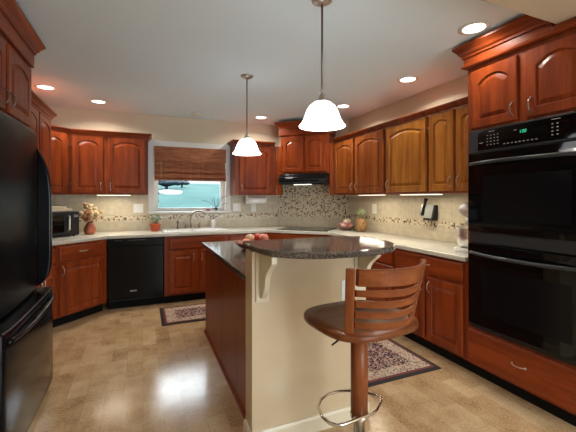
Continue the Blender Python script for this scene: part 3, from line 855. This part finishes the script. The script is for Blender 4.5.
p = MB().lathe([(0.013, 0.124), (0.013, 0.14), (0.005, 0.142), (0.005, 0.165), (0.010, 0.166), (0.010, 0.174), (0, 0.174)], n=12)
p.tube([(0, 0, 0.170), (-0.035, -0.01, 0.168)], 0.0045, 8)
p.build('pump', 'blackmat', t)

# ------------------------------------------------------------------ island
t = thing('island_cabinet', 'cherry kitchen island cabinet behind the cream half wall', 'cabinet', (0.588, 1.93, 0))
IW, IL = 0.66, 1.64
MB().box((0.006, 0.006, 0.0), (IW - 0.006, IL, 0.866)).build('carcass', 'cherry', t)
MB().box((0, 0.0, 0.0), (0.0055, IL, 0.866)).build('side_panel', 'cherry', t)
MB().prism([(-0.016, 0), (0, 0), (0, 0.022), (-0.004, 0.022), (-0.013, 0.014)], 0.0, IL, 'y').build('shoe_molding', 'cherry_h', t)
for k in range(3):
    dr = door_mesh(0.03 + k * 0.535, 0.53 + k * 0.535, 0.128, 0.672, 0).build('door', 'cherry', t, loc=(IW - 0.006, 0, 0), rotz=PI / 2)
    pull(dr, 0.06 + k * 0.535, 0.59)
    dw = slab_mesh(0.03 + k * 0.535, 0.53 + k * 0.535, 0.70, 0.845).build('drawer', 'cherry_h', t, loc=(IW - 0.006, 0, 0), rotz=PI / 2)
    pull(dw, 0.28 + k * 0.535, 0.775, False)
tag(MB().box((0.557, 1.929, 0.868), (1.285, 3.60, CT)).build('island_countertop', 'granite', bevel=0.006), 'brown granite worktop on the island, lower than the bar', 'countertop')
# half wall
hw = struct(MB().box((0.545, 1.80, 0), (1.285, 1.926, 1.066)).build('wall_island', 'pony'), 'cream painted half wall carrying the raised bar', 'wall')
BB = [(0.0, 0.0), (0.014, 0.0), (0.014, 0.075), (0.008, 0.088), (0.0, 0.090)]
struct(MB().sweep([(0.545, 1.926), (0.545, 1.80), (1.285, 1.80), (1.285, 1.926)], BB).build('baseboard_island', 'ponytrim'), 'cream baseboard around the foot of the half wall', 'baseboard')
def corbel(x, label):
    t = thing('corbel', label, 'corbel', (x, 1.80, 0))
    MB().box((-0.038, -0.012, 0.79), (0.038, -0.0005, 1.065)).build('back_plate', 'ponytrim', t, 0.003)
    pr = [(-0.0125, 0.815)]
    for k in range(17):
        q = k / 16; yy = -0.028 - 0.155 * (q ** 1.25) - 0.020 * math.sin(q * 2 * PI) ; pr.append((yy, 0.815 + 0.205 * q))
    pr += [(-0.195, 1.03), (-0.195, 1.0655), (-0.0125, 1.0655)]
    MB().prism(pr, -0.015, 0.015, 'x').build('bracket', 'ponytrim', t, 0.003)
corbel(0.602, 'cream scrolled corbel under the left end of the raised bar')
corbel(1.235, 'cream scrolled corbel under the right end of the raised bar')
# bar top: a rounded slab
pts = [(0.557, 2.02), (0.552, 1.88)]
cx, cy, ax, ay = 0.965, 1.80, 0.413, 0.372
for k in range(41):
    a = math.radians(180 + 205 * k / 40)
    e = 0.82
    c_, s_ = math.cos(a), math.sin(a)
    pts.append((cx + ax * math.copysign(abs(c_) ** e, c_), cy + ay * math.copysign(abs(s_) ** e, s_)))
pts += [(1.31, 1.975), (1.24, 2.02)]
bar = MB()
def inset(pts, d):
    n = len(pts); out = []
    for i in range(n):
        a = Vector(pts[i - 1]); c = Vector(pts[(i + 1) % n]); t_ = (c - a).normalized()
        nn = Vector((-t_.y, t_.x)); out.append((pts[i][0] + nn.x * d, pts[i][1] + nn.y * d))
    return out
lev = [(0.008, 1.0675), (0.002, 1.070), (0.0, 1.075), (0.0, 1.091), (0.003, 1.098), (0.009, 1.102)]
bar.rings([[(p[0], p[1], z) for p in inset(pts, d)] for d, z in lev])
tag(bar.build('bar_counter', 'granite'), 'rounded dark granite bar counter raised on the cream half wall', 'bar counter')
def plate(name, label, cat, loc, rz, w_, h_, kind, group=None):
    t = thing(name, label, cat, loc, rz, group)
    MB().box((-w_ / 2, -0.006, -h_ / 2), (w_ / 2, -0.0004, h_ / 2)).build('cover_plate', 'whiteplastic', t, 0.002)
    n = max(1, round(w_ / 0.06)) if w_ > 0.1 else 1
    for k in range(n):
        xx = (k - (n - 1) / 2) * 0.05
        if kind == 'switch': MB().box((xx - 0.006, -0.013, -0.012), (xx + 0.006, -0.0062, 0.012)).build('toggle', 'whiteplastic', t, 0.002)
        else:
            for zz in (-0.022, 0.022): MB().box((xx - 0.014, -0.008, zz - 0.014), (xx + 0.014, -0.0062, zz + 0.014)).build('socket', 'white', t, 0.002)
    return t
plate('wall_outlet', 'white outlet plate on the half wall behind the stool back', 'outlet', (1.145, 1.80, 0.80), 0, 0.08, 0.12, 'outlet')
YB = BW - 0.0082
plate('switch_plate', 'white double switch plate on the tile left of the window', 'switch', (-0.062, YB, 1.215), 0, 0.125, 0.122, 'switch')
plate('switch_plate', 'white double switch plate on the tile just right of the window', 'switch', (1.345, YB, 1.215), 0, 0.122, 0.122, 'switch')
plate('wall_outlet', 'white narrow outlet plate on the tile below the paper towel holder', 'outlet', (1.615, YB, 1.205), 0, 0.075, 0.122, 'outlet')
plate('wall_outlet', 'white outlet plate on the right wall tile above the pineapple', 'outlet', (RW - 0.0082, 3.80, 1.215), -PI / 2, 0.09, 0.13, 'outlet')

# ------------------------------------------------------------------ refrigerator
t = thing('refrigerator', 'large black bottom-freezer refrigerator at the left edge of the kitchen', 'refrigerator', (-0.70, 2.025, 0), PI / 2)
FW = 0.995
MB().box((0.004, 0.045, 0.03), (FW - 0.004, 0.66, 1.80)).build('body', 'blackmat', t)
def fdoor(z0, z1, y0, bow, p):
    n = 24; pts = [(0.003, 0.04)]
    for k in range(n + 1):
        q = k / n; x = 0.003 + (FW - 0.006) * q
        pts.append((x, y0 - bow * (1 - abs(2 * q - 1) ** p)))
    pts.append((FW - 0.003, 0.04))
    return MB().prism(pts, z0, z1, smooth=True)
d = fdoor(0.725, 1.818, 0.004, 0.022, 2.4).build('door', 'fridge', t, 0.006)
pr = []
for k in range(29):
    q = k / 28; pr.append((-0.004 - 0.086 * (1 - abs(2 * q - 1) ** (3.4 if q > 0.5 else 9.0)), 0.728 + 0.992 * q))
MB().prism(pr, FW - 0.075, FW - 0.025, 'x', smooth=True).build('handle', 'black', d, 0.012, 3)
d = fdoor(0.035, 0.712, -0.088, 0.012, 4.0).build('freezer_drawer', 'black', t, 0.010)
pts = []
for k in range(25):
    q = k / 24; x = 0.05 + (FW - 0.09) * q
    pts.append((x, -0.094 - 0.034 * (1 - abs(2 * q - 1) ** 3.0), 0.655))
MB().tube(pts, 0.014, 12).build('handle', 'black', d)
MB().box((0.02, 0.03, 0.0), (FW - 0.02, 0.045, 0.034)).build('toe_grille', 'blackmat', t)

# ------------------------------------------------------------------ roman shade
t = thing('roman_shade', 'woven brown bamboo roman shade half lowered over the kitchen window', 'window shade', (0, BW, 0))
MB().box((WX0 + 0.006, -0.085, 1.885), (WX1 - 0.006, -0.0222, 2.092)).build('valance', 'blind', t, 0.004)
b = MB()
prof = [(-0.022, 1.985), (-0.022, 1.80), (-0.050, 1.785), (-0.052, 1.735), (-0.030, 1.725), (-0.062, 1.700), (-0.064, 1.655), (-0.040, 1.645), (-0.066, 1.635), (-0.066, 1.612), (-0.008, 1.612), (-0.008, 1.985)]
b.prism(prof, WX0 + 0.006, WX1 - 0.006, 'x')
b.build('folded_panel', 'blind', t)
MB().tube([(WX0 + 0.09, -0.078, 1.884), (WX0 + 0.09, -0.078, 1.64)], 0.0025, 6).build('pull_cord', 'dried3', t)

# ------------------------------------------------------------------ lights
def can(x, y, label, power=9):
    t = thing('recessed_light', label, 'ceiling light', (x, y, CEIL), 0, 'recessed ceiling lights')
    MB().lathe([(0.072, -0.0005), (0.100, -0.0005), (0.100, -0.006), (0.080, -0.010), (0.072, -0.006)], n=32, cap=False).build('trim_ring', 'white', t)
    MB().lathe([(0.0, -0.004), (0.0715, -0.004), (0.0715, -0.001), (0.0, -0.001)], n=32, cap=False).build('lens', 'can', t)
    d = bpy.data.lights.new('recessed_lamp', 'AREA'); d.shape = 'DISK'; d.size = 0.14; d.energy = power; d.color = (1.0, 0.94, 0.85); d.spread = math.radians(150)
    o = bpy.data.objects.new('recessed_lamp', d); COL.objects.link(o); o.parent = t; o.location = (0, 0, -0.014)
    return t
can(-0.50, 4.78, 'lit round ceiling light above the double-door cabinet left of the window')
can(-0.955, 4.38, 'lit round ceiling light beside the crown of the left wall cabinets')
can(2.365, 3.80, 'lit round ceiling light nearest the right wall cabinet beside the hood')
can(2.425, 2.695, 'lit round ceiling light above the middle of the right wall cabinets')
can(2.115, 1.705, 'largest lit round ceiling light, beside the oven tower crown', 5)
can(1.59, 4.80, 'lit round ceiling light above the cabinet between window and hood')
t = thing('smoke_detector', 'small round white smoke detector on the ceiling above the window', 'smoke detector', (0.686, 4.93, CEIL))
MB().lathe([(0.068, -0.0005), (0.068, -0.014), (0.058, -0.026), (0.0, -0.028)], n=28).build('body', 'white', t)

def pendant(x, y, label, power):
    t = thing('pendant_light', label, 'pendant lamp', (x, y, CEIL), 0, 'pendant lamps over the island')
    MB().lathe([(0.0, -0.030), (0.018, -0.030), (0.045, -0.018), (0.062, -0.006), (0.062, -0.0005), (0, -0.0005)], n=24).build('canopy', 'nickel', t)
    MB().tube([(0, 0, -0.025), (0, 0, -0.570)], 0.0065, 10).build('rod', 'pewter', t)
    MB().lathe([(0, -0.560), (0.012, -0.562), (0.020, -0.575), (0.014, -0.588), (0.028, -0.592), (0.028, -0.612), (0.0, -0.614)], n=20).build('socket_cap', 'nickel', t)
    z0 = -0.605
    outer = [(0.026, z0), (0.052, z0 - 0.008), (0.076, z0 - 0.028), (0.093, z0 - 0.056), (0.104, z0 - 0.088), (0.114, z0 - 0.114), (0.129, z0 - 0.137), (0.138, z0 - 0.145)]
    inner = [(r - 0.004, z - 0.003) for r, z in outer[::-1]]
    MB().lathe(outer + [(0.137, z0 - 0.151)] + inner, n=36, cap=False).build('lamp_shade', 'lamp', t)
    d = bpy.data.lights.new('pendant_lamp', 'POINT'); d.energy = power; d.color = (1.0, 0.90, 0.76); d.shadow_soft_size = 0.05
    o = bpy.data.objects.new('pendant_lamp', d); COL.objects.link(o); o.parent = t; o.location = (0, 0, z0 - 0.10)
    return t
pendant(0.984, 1.817, 'nearer and larger white glass pendant lamp hanging over the bar top', 10)
pendant(0.927, 3.23, 'farther white glass pendant lamp hanging over the far end of the island', 10)

def strip(loc, rz, L, label, power=2.3):
    t = thing('undercabinet_light', label, 'light strip', loc, rz, 'strip lights under the wall cabinets')
    MB().box((0, 0, -0.009), (L, 0.05, -0.0008)).build('housing', 'white', t)
    MB().box((0.008, 0.004, -0.014), (L - 0.008, 0.046, -0.0092)).build('lens', 'strip', t)
    d = bpy.data.lights.new('strip_lamp', 'AREA'); d.shape = 'RECTANGLE'; d.size = L - 0.03; d.size_y = 0.035; d.energy = power; d.color = (1.0, 0.90, 0.70)
    o = bpy.data.objects.new('strip_lamp', d); COL.objects.link(o); o.parent = t; o.location = (L / 2, 0.025, -0.027)
strip((-0.545, 4.97, UB), 0, 0.40, 'lit strip light under the double-door cabinet left of the window')
strip((2.56, 3.76, UB), -PI / 2, 0.50, 'lit strip light under the right wall cabinet beside the hood')
strip((2.56, 2.98, UB), -PI / 2, 0.55, 'lit strip light under the middle cabinet of the right wall')

# ------------------------------------------------------------------ paper towel
t = thing('paper_towel_holder', 'white paper towel holder mounted under the cabinet right of the window', 'paper towel holder', (1.60, 5.06, UB))
for sx in (-0.150, 0.150): MB().box((sx - 0.006, -0.035, -0.135), (sx + 0.006, 0.035, -0.001)).build('bracket', 'whiteplastic', t, 0.004)
MB().tube([(-0.143, 0, -0.085), (0.143, 0, -0.085)], 0.010, 10).build('rod', 'whiteplastic', t)
tag(MB().lathe([(0.012, -0.138), (0.052, -0.138), (0.052, 0.138), (0.012, 0.138)], (0, 0, 0), 28, 'x').build('paper_towel_roll', 'paper', loc=(1.60, 5.06, UB - 0.085)), 'white paper towel roll held under the cabinet right of the window', 'paper towel')

# ------------------------------------------------------------------ cooktop
t = thing('cooktop', 'black glass cooktop set flush in the corner counter below the hood', 'cooktop', (2.205, 4.525, CT + 0.0006), -PI / 4)
MB().box((-0.375, -0.255, 0), (0.375, 0.255, 0.008)).build('glass_top', 'blackglass', t, 0.003)
b = MB()
for (x, y, r) in ((-0.20, -0.11, 0.10), (-0.20, 0.13, 0.075), (0.19, -0.11, 0.075), (0.19, 0.13, 0.10)):
    b.lathe([(r, 0.0083), (r, 0.0088), (r - 0.006, 0.0088), (r - 0.006, 0.0083)], (x, y, 0), 32, cap=False)
b.build('burner_rings', 'greyplastic', t)

# ------------------------------------------------------------------ bar stool
t = thing('bar_stool', 'brown wooden swivel bar stool with slatted back standing at the raised bar', 'bar stool', (0.953, 1.389, 0), math.radians(5))
def sup(ax, ay, n, e, cy=0.0):
    out = []
    for k in range(n):
        a = 2 * PI * k / n; c, s_ = math.cos(a), math.sin(a)
        out.append((ax * math.copysign(abs(c) ** e, c), cy + ay * math.copysign(abs(s_) ** e, s_)))
    return out
ZS = 0.800
lv = [(0.95, -0.032), (0.99, -0.028), (1.0, -0.018), (0.998, -0.007), (0.982, -0.001)]
rg = []
for sc, dz in lv: rg.append([(p[0] * sc, p[1] * sc, ZS + dz) for p in sup(0.243, 0.228, 44, 0.64)])
for sc, dz in ((0.75, -0.004), (0.45, -0.010), (0.15, -0.012)): rg.append([(p[0] * sc, p[1] * sc, ZS + dz) for p in sup(0.243, 0.228, 44, 0.64)])
MB().rings(rg, True).build('seat', 'seatwood', t)
def backcurve(q, z):
    """q -1..1 across the back; curved towards the rear in the middle, leaning back with height"""
    lean = 0.05 * (z - ZS) / 0.28
    x = (0.178 + 0.030 * (z - ZS) / 0.28) * q
    y = -0.150 - 0.095 * (1 - q * q) - lean
    return x, y
def slat(z0, z1, name, th=0.018, q0=-0.97, q1=0.97, crest=0.0):
    n = 22; rings = []
    for k in range(n + 1):
        q = q0 + (q1 - q0) * k / n
        up = crest * q * q
        xa, ya = backcurve(q, z0); xb, yb = backcurve(q, z1)
        r0 = 0.004
        rings.append([(xa, ya + th / 2 - r0, z0), (xa, ya - th / 2 + r0, z0), (xa, ya - th / 2, z0 + r0), (xb, yb - th / 2, z1 + up - r0), (xb, yb - th / 2 + r0, z1 + up), (xb, yb + th / 2 - r0, z1 + up), (xb, yb + th / 2, z1 + up - r0), (xa, ya + th / 2, z0 + r0)])
    return MB().rings(rings, False).build(name, 'chair', t)
for q in (-1, 1):
    rings = []
    for k in range(9):
        z = ZS - 0.012 + 0.292 * k / 8
        x, y = backcurve(q, z); x2, y2 = backcurve(q * 0.96, z)
        tx, ty = x2 - x, y2 - y; L_ = math.hypot(tx, ty); tx, ty = tx / L_ * 0.019, ty / L_ * 0.019
        nx, ny = -ty / 0.019 * 0.012, tx / 0.019 * 0.012
        rings.append([(x - tx - nx, y - ty - ny, z), (x + tx - nx, y + ty - ny, z), (x + tx + nx, y + ty + ny, z), (x - tx + nx, y - ty + ny, z)])
    MB().rings(rings).build('back_post', 'chair_v', t, 0.005)
slat(1.006, 1.078, 'top_rail', 0.020, -0.90, 0.99)
for k in range(4): slat(0.961 - 0.046 * k, 0.989 - 0.046 * k, 'back_slat', 0.016, -0.92, 0.96)
MB().lathe([(0.075, 0.742), (0.075, 0.758), (0.05, 0.7675), (0, 0.7675)], n=24).build('swivel_plate', 'blackmat', t)
MB().lathe([(0.0405, 0.335), (0.0405, 0.7415), (0, 0.7415)], n=28).build('column', 'chair_v', t)
MB().tube([(-0.06, 0.0, 0.742), (-0.095, 0.0, 0.715), (-0.155, 0.005, 0.685)], 0.0045, 8).build('lever', 'blackmat', t)
MB().lathe([(0.030, 0.03), (0.028, 0.30), (0.044, 0.318), (0.044, 0.334), (0, 0.334)], n=24).build('stem', 'chrome', t)
MB().lathe([(0.205, 0.0), (0.205, 0.008), (0.16, 0.020), (0.05, 0.030), (0.0, 0.030)], n=40).build('base_disc', 'chrome', t)
ring = [(-0.19, 0.03), (-0.185, -0.02), (-0.165, -0.05), (-0.13, -0.058), (-0.05, -0.058), (0.03, -0.058), (0.06, -0.05), (0.10, -0.025), (0.145, 0.005), (0.158, 0.025), (0.150, 0.05), (0.11, 0.105), (0.06, 0.145), (0.0, 0.170), (-0.06, 0.172), (-0.12, 0.150), (-0.165, 0.105)]
MB().tube([(p[0], p[1], 0.352) for p in ring], 0.0075, 10, closed=True).build('foot_ring', 'chrome', t)

# ------------------------------------------------------------------ rugs
def rug(label, x0, x1, y0, y1):
    t = thing('rug', label, 'rug', (x0, y0, 0))
    W_, L_ = x1 - x0, y1 - y0
    MB().box((0, 0, 0.0004), (W_, L_, 0.007)).build('border', 'rubber', t, 0.002)
    MB().box((0.035, 0.035, 0.0072), (W_ - 0.035, L_ - 0.035, 0.011)).build('pile', rug_mat('rug_pile', W_ / 2, L_ / 2, W_ / 2 - 0.035, L_ / 2 - 0.035), t)
rug('small patterned rug with dark border in front of the sink cabinet', 0.185, 1.15, 3.89, 4.52)
rug('patterned rug with dark border behind the bar stool beside the oven-side base cabinets', 1.46, 2.195, 2.06, 3.30)

# ------------------------------------------------------------------ fruit bowl on island
t = thing('fruit_bowl', 'dark red-brown bowl of apples on the granite island worktop', 'bowl', (0.895, 2.93, CT + 0.0004))
b = MB()
b.rings([[(p[0], p[1], z) for p in sup(a, a, 32, 0.8)] for a, z in ((0.075, 0), (0.085, 0.004), (0.125, 0.030), (0.160, 0.060), (0.155, 0.063), (0.12, 0.036), (0.08, 0.012), (0.01, 0.010))], True)
b.build('body', 'bowlwood', t)
MB().rings([[(p[0], p[1], z) for p in sup(a, a, 32, 0.8)] for a, z in ((0.154, 0.0632), (0.161, 0.0602), (0.163, 0.066), (0.156, 0.068), (0.154, 0.0632))], True, cap=False).build('rim', 'bowlrim', t)
def apple(name, label, mat, loc, r, grp='fruit in the island bowl', cat='apple'):
    t = thing(name, label, cat, loc, 0, grp)
    pr = []
    for k in range(15):
        ph = PI * k / 14
        rr_ = r * (math.sin(ph) ** 0.85) * (1 + 0.06 * math.cos(ph)); z = r * 0.92 * math.cos(ph)
        if k == 0: z -= r * 0.16
        if k == 1: z += r * 0.02
        pr.append((max(rr_, 0.0), z))
    MB().lathe(pr, (0, 0, r), 20, cap=False).build('body', mat, t)
    MB().tube([(0, 0, r * 1.72), (0.004, 0, r * 2.08)], 0.0016, 6).build('stem', 'bark', t)
by = CT + 0.014
apple('apple', 'pale yellow-pink apple at the left of the bowl fruit on the island', 'apple_pale', (0.878, 2.965, by + 0.040), 0.040)
apple('apple', 'bright red apple in the middle of the bowl fruit on the island', 'apple_red', (0.960, 2.985, by + 0.042), 0.039)
apple('apple', 'blushed pink apple at the right of the bowl fruit on the island', 'apple_blush', (0.985, 2.895, by + 0.044), 0.041)
apple('apple', 'low pink apple near the left rim of the bowl on the island', 'apple_pink', (0.825, 2.905, by + 0.014), 0.036)

# ------------------------------------------------------------------ left counter: toaster oven, packets, flowers
t = thing('microwave_oven', 'black countertop microwave oven with steel door handle on the left corner counter', 'microwave', (-0.915, 4.63, CT + 0.0005), PI / 5)
MB().box((-0.27, 0, 0.012), (0.26, 0.33, 0.290)).build('body', 'blackmat', t, 0.008)
d = MB().box((-0.262, -0.015, 0.022), (0.175, -0.0005, 0.280)).build('door', 'blackmat', t, 0.004)
MB().box((-0.235, -0.0165, 0.055), (0.085, -0.0152, 0.250)).build('window', 'blackglass', d)
MB().tube([(0.130, -0.016, 0.075), (0.130, -0.042, 0.085), (0.130, -0.042, 0.235), (0.130, -0.016, 0.245)], 0.011, 10).build('handle', 'steel', d)
cp = MB().box((0.178, -0.012, 0.022), (0.254, -0.0005, 0.280)).build('control_panel', 'blackmat', t, 0.003)
MB().box((0.192, -0.0135, 0.225), (0.242, -0.0122, 0.255)).build('display', 'greyplastic', cp)
for (x, y) in ((-0.22, 0.04), (0.22, 0.04), (-0.22, 0.29), (0.22, 0.29)): MB().lathe([(0.014, 0), (0.014, 0.0118), (0, 0.0118)], (x, y, 0), 10).build('foot', 'blackmat', t)
zt = CT + 0.2912
tag(MB().box((-0.13, -0.075, 0), (0.16, 0.075, 0.035)).box((-0.09, -0.06, 0.035), (0.10, 0.055, 0.062)).build('tray', 'creambox', loc=(-0.955, 4.80, zt), rotz=PI / 5, bevel=0.006), 'cream packet lying on top of the microwave oven', 'packet')
t = thing('bread_bag', 'pink wrapped loaf lying on top of the microwave oven next to the refrigerator', 'bread', (-1.135, 4.62, zt))
MB().sphere((0, 0, 0.052), 0.075, 0.06, 0.052, 18, 12, 0.03).build('loaf', 'pinkbag', t)
MB().tube([(0.065, 0.03, 0.06), (0.095, 0.045, 0.066), (0.118, 0.06, 0.085)], [0.02, 0.008, 0.022], 10).build('twisted_end', 'pinkbag', t)
t = thing('flower_vase', 'copper vase of dried tan and brown flowers beside the microwave oven', 'vase', (-0.61, 4.925, CT + 0.0004))
MB().lathe([(0.050, 0), (0.064, 0.02), (0.072, 0.06), (0.060, 0.10), (0.040, 0.125), (0.046, 0.140), (0.040, 0.140), (0.034, 0.12), (0, 0.10)], n=24).build('body', 'copper', t)
for k in range(56):
    a = random.uniform(0, 2 * PI); e = random.uniform(0.15, 1.0); R_ = random.uniform(0.05, 0.27)
    px_, py_, pz_ = R_ * 0.62 * math.cos(a) * e, R_ * 0.35 * math.sin(a) * e, 0.14 + R_ * (1.05 - 0.65 * e)
    s_ = MB().tube([(0.01 * math.cos(a), 0.01 * math.sin(a), 0.11), (px_ * 0.5, py_ * 0.5, 0.13 + (pz_ - 0.13) * 0.6), (px_, py_, pz_)], 0.0018, 5).build('stem', 'dried2', t)
    h_ = MB()
    for q in range(5):
        h_.sphere((px_ + random.uniform(-0.012, 0.012), py_ + random.uniform(-0.012, 0.012), pz_ + random.uniform(-0.010, 0.012)), random.uniform(0.011, 0.020), n=7, m=5, jit=0.2)
    h_.build('bloom', random.choice(['dried1', 'dried1', 'dried2', 'dried3', 'dried4', 'dried3']), s_)

# potted plant by the sink
t = thing('potted_plant', 'small leafy plant in an orange pot left of the sink', 'potted plant', (0.155, 5.02, CT + 0.0004))
MB().lathe([(0.050, 0), (0.054, 0.004), (0.068, 0.085), (0.074, 0.085), (0.076, 0.105), (0.066, 0.105), (0.062, 0.088), (0, 0.088)], n=24).build('pot', 'terracotta', t)
def leaf(b, base_, tip, wid, nrm=Vector((0, 0, 1))):
    a, c = Vector(base_), Vector(tip); d = c - a
    sd = d.cross(nrm).normalized() * wid
    m_ = a + d * 0.5 + Vector((0, 0, 0.012))
    th = Vector((0, 0, 0.0015))
    b.add([a, m_ - sd, c, m_ + sd, a - th, m_ - sd - th, c - th, m_ + sd - th], [(0, 1, 2, 3), (7, 6, 5, 4), (0, 4, 5, 1), (1, 5, 6, 2), (2, 6, 7, 3), (3, 7, 4, 0)])
for k in range(30):
    a = random.uniform(0, 2 * PI); q = random.uniform(0.2, 1); L_ = random.uniform(0.07, 0.15)
    b = MB()
    p0 = (0.02 * math.cos(a), 0.02 * math.sin(a), 0.086)
    p1 = (L_ * q * 0.6 * math.cos(a), L_ * q * 0.5 * math.sin(a), 0.10 + L_ * (0.9 - 0.4 * q))
    p2 = (p1[0] + 0.045 * math.cos(a), p1[1] + 0.04 * math.sin(a), p1[2] + 0.005)
    b.tube([p0, p1], 0.0018, 5); leaf(b, p1, p2, 0.020)
    b.build('leaf', random.choice(['leaf', 'leaf', 'paleleaf']), t)
# sill things
t = thing('sprig_vase', 'clear glass vase with thin curling sprigs on the window sill', 'vase', (1.025, BW - 0.012, WZ0 + 0.0004))
MB().lathe([(0.024, 0), (0.028, 0.004), (0.030, 0.05), (0.022, 0.075), (0.019, 0.075), (0.026, 0.05), (0.024, 0.006), (0, 0.006)], n=20).build('body', 'vase', t)
for (dx, dz, bend) in ((-0.22, 0.085, 0.05), (-0.09, 0.11, 0.03), (-0.045, 0.14, 0.0), (0.02, 0.13, -0.01), (0.10, 0.15, 0.05), (0.19, 0.16, 0.07), (0.17, 0.045, 0.03)):
    pts = []
    for k in range(9):
        q = k / 8
        pts.append((dx * q, -0.02 * q, 0.01 + (0.06 + dz) * q + bend * math.sin(q * PI)))
    MB().tube(pts, [0.0032] * 8 + [0.0015], 6).build('sprig', 'twig', t)
tag(MB().box((-0.028, -0.02, 0), (0.028, 0.02, 0.035)).build('small_box', 'red_box', loc=(0.905, BW - 0.015, WZ0 + 0.0004), bevel=0.003), 'small dark red box on the window sill by the faucet', 'box')

# right corner counter
t = thing('onion_bowl', 'dark red bowl heaped with pink onions in the right corner of the counter', 'bowl', (2.62, 4.15, CT + 0.0004))
RB = 0.100
MB().lathe([(0.06, 0), (0.068, 0.006), (0.105, 0.034), (0.120, 0.058), (0.115, 0.060), (0.099, 0.036), (0.06, 0.014), (0, 0.012)], n=28).build('body', 'potpurple', t)
spots = [(-0.055, -0.035, 0.050, 'potato', 'pink'), (0.0, -0.058, 0.050, 'bloom_red', 'dark red'), (0.056, -0.022, 0.052, 'potato', 'pink'), (0.02, 0.045, 0.052, 'garlic', 'pale'), (-0.045, 0.035, 0.052, 'bloom_red', 'dark red'), (0.0, -0.008, 0.100, 'garlic', 'pale'), (0.055, 0.025, 0.100, 'garlic', 'pale')]
wh = ['at the left front of the heap', 'at the front of the heap', 'at the right front of the heap', 'at the back of the heap', 'at the left back of the heap', 'on top of the heap', 'high at the right back of the heap']
for (x, y, z, m_, c_), wtxt in zip(spots, wh):
    o_ = thing('onion', c_ + ' onion ' + wtxt + ' in the corner bowl', 'onion', (2.62 + x * 1.05, 4.15 + y * 1.05, CT + z - 0.012), 0, 'onions in the corner bowl')
    MB().lathe([(0, 0), (0.016, 0.003), (0.036, 0.018), (0.039, 0.034), (0.031, 0.052), (0.012, 0.064), (0.004, 0.076), (0, 0.078)], n=16, cap=False).build('bulb', m_, o_)
t = thing('pineapple', 'ripe pineapple standing on the right counter next to the onion bowl', 'pineapple', (2.71, 3.90, CT + 0.0004))
MB().lathe([(0.048, 0), (0.066, 0.012), (0.077, 0.05), (0.077, 0.11), (0.066, 0.155), (0.042, 0.178), (0, 0.182)], n=28).build('body', 'pine', t)
cr = MB()
for k in range(26):
    a = k * 2.4; e = 0.25 + 0.75 * (k / 26)
    L_ = 0.19 - 0.08 * e * 0.9
    rt = (0.015 * math.cos(a), 0.015 * math.sin(a), 0.165)
    mid = (0.035 * e * math.cos(a) * 1.3, 0.035 * e * math.sin(a) * 1.3, 0.165 + L_ * 0.6)
    tip = (0.105 * e * math.cos(a), 0.105 * e * math.sin(a), 0.165 + L_ * (1.0 - 0.25 * e))
    cr.tube([rt, mid, tip], [0.007, 0.0055, 0.001], 5)
cr.build('leaf_crown', 'pine_leaf', t)
# wall phone
t = thing('wall_phone', 'grey and black wall telephone on the tile of the right wall', 'telephone', (RW - 0.0112, 2.825, 1.20), -PI / 2)
MB().prism([(-0.002, -0.075), (-0.002, 0.085), (-0.045, 0.085), (-0.085, -0.055), (-0.085, -0.075)], -0.02, 0.105, 'x').build('base', 'blackmat', t, 0.004)
MB().prism([(-0.0465, 0.085), (-0.0865, -0.052), (-0.0905, -0.052), (-0.0505, 0.085)], -0.012, 0.092, 'x').build('face_panel', 'greyplastic', t)
hs = MB().tube([(-0.055, -0.058, -0.02), (-0.035, -0.070, 0.04), (-0.012, -0.062, 0.12), (-0.006, -0.052, 0.155)], [0.020, 0.017, 0.017, 0.021], 12).build('handset', 'blackmat', t)
MB().tube([(-0.058, -0.078, 0.0), (-0.036, -0.088, 0.05), (-0.018, -0.082, 0.11)], 0.008, 8).build('silver_band', 'steel', hs)
MB().box((-0.105, -0.03, -0.035), (-0.072, -0.002, 0.005)).build('jack_box', 'blackmat', t, 0.003)
# stand mixer
t = thing('stand_mixer', 'white stand mixer with steel bowl on the counter beside the oven tower', 'stand mixer', (2.62, 2.115, CT + 0.0004), -PI / 2)
t.scale = (1.0, 1.0, 1.12)
MB().prism(sup(0.11, 0.17, 32, 0.7), 0, 0.028).build('base', 'mixer', t, 0.006)
MB().lathe([(0.060, 0.030), (0.078, 0.034), (0.096, 0.060), (0.103, 0.120), (0.105, 0.178), (0.109, 0.183), (0.103, 0.183), (0.097, 0.120), (0.06, 0.045), (0, 0.042)], (0, -0.05, 0), 30).build('bowl', 'steel', t)
MB().rings([[(p[0] * s_, p[1] * s_ + 0.115, z) for p in sup(0.052, 0.045, 20, 0.8)] for s_, z in ((1.15, 0.0285), (0.95, 0.10), (0.85, 0.20), (0.95, 0.265))], True).build('pedestal', 'mixer', t)
hd = []
for k in range(12):
    q = k / 11; yy = 0.165 - 0.33 * q; r_ = 0.062 * (1 - abs(2 * q - 0.9) ** 3.5 * 0.5) * (0.4 if k in (0, 11) else 1)
    hd.append([(r_ * math.cos(2 * PI * j / 20), yy, 0.315 + r_ * 0.92 * math.sin(2 * PI * j / 20)) for j in range(20)])
h = MB().rings(hd, True).build('motor_head', 'mixer', t)
MB().lathe([(0.064, -0.012), (0.064, 0.012)], (0, -0.04, 0.315), 28, 'y', cap=False).build('trim_band', 'steel', h)
MB().lathe([(0.018, 0.20), (0.022, 0.256), (0, 0.258)], (0, -0.06, 0), 16).build('beater_hub', 'steel', t)
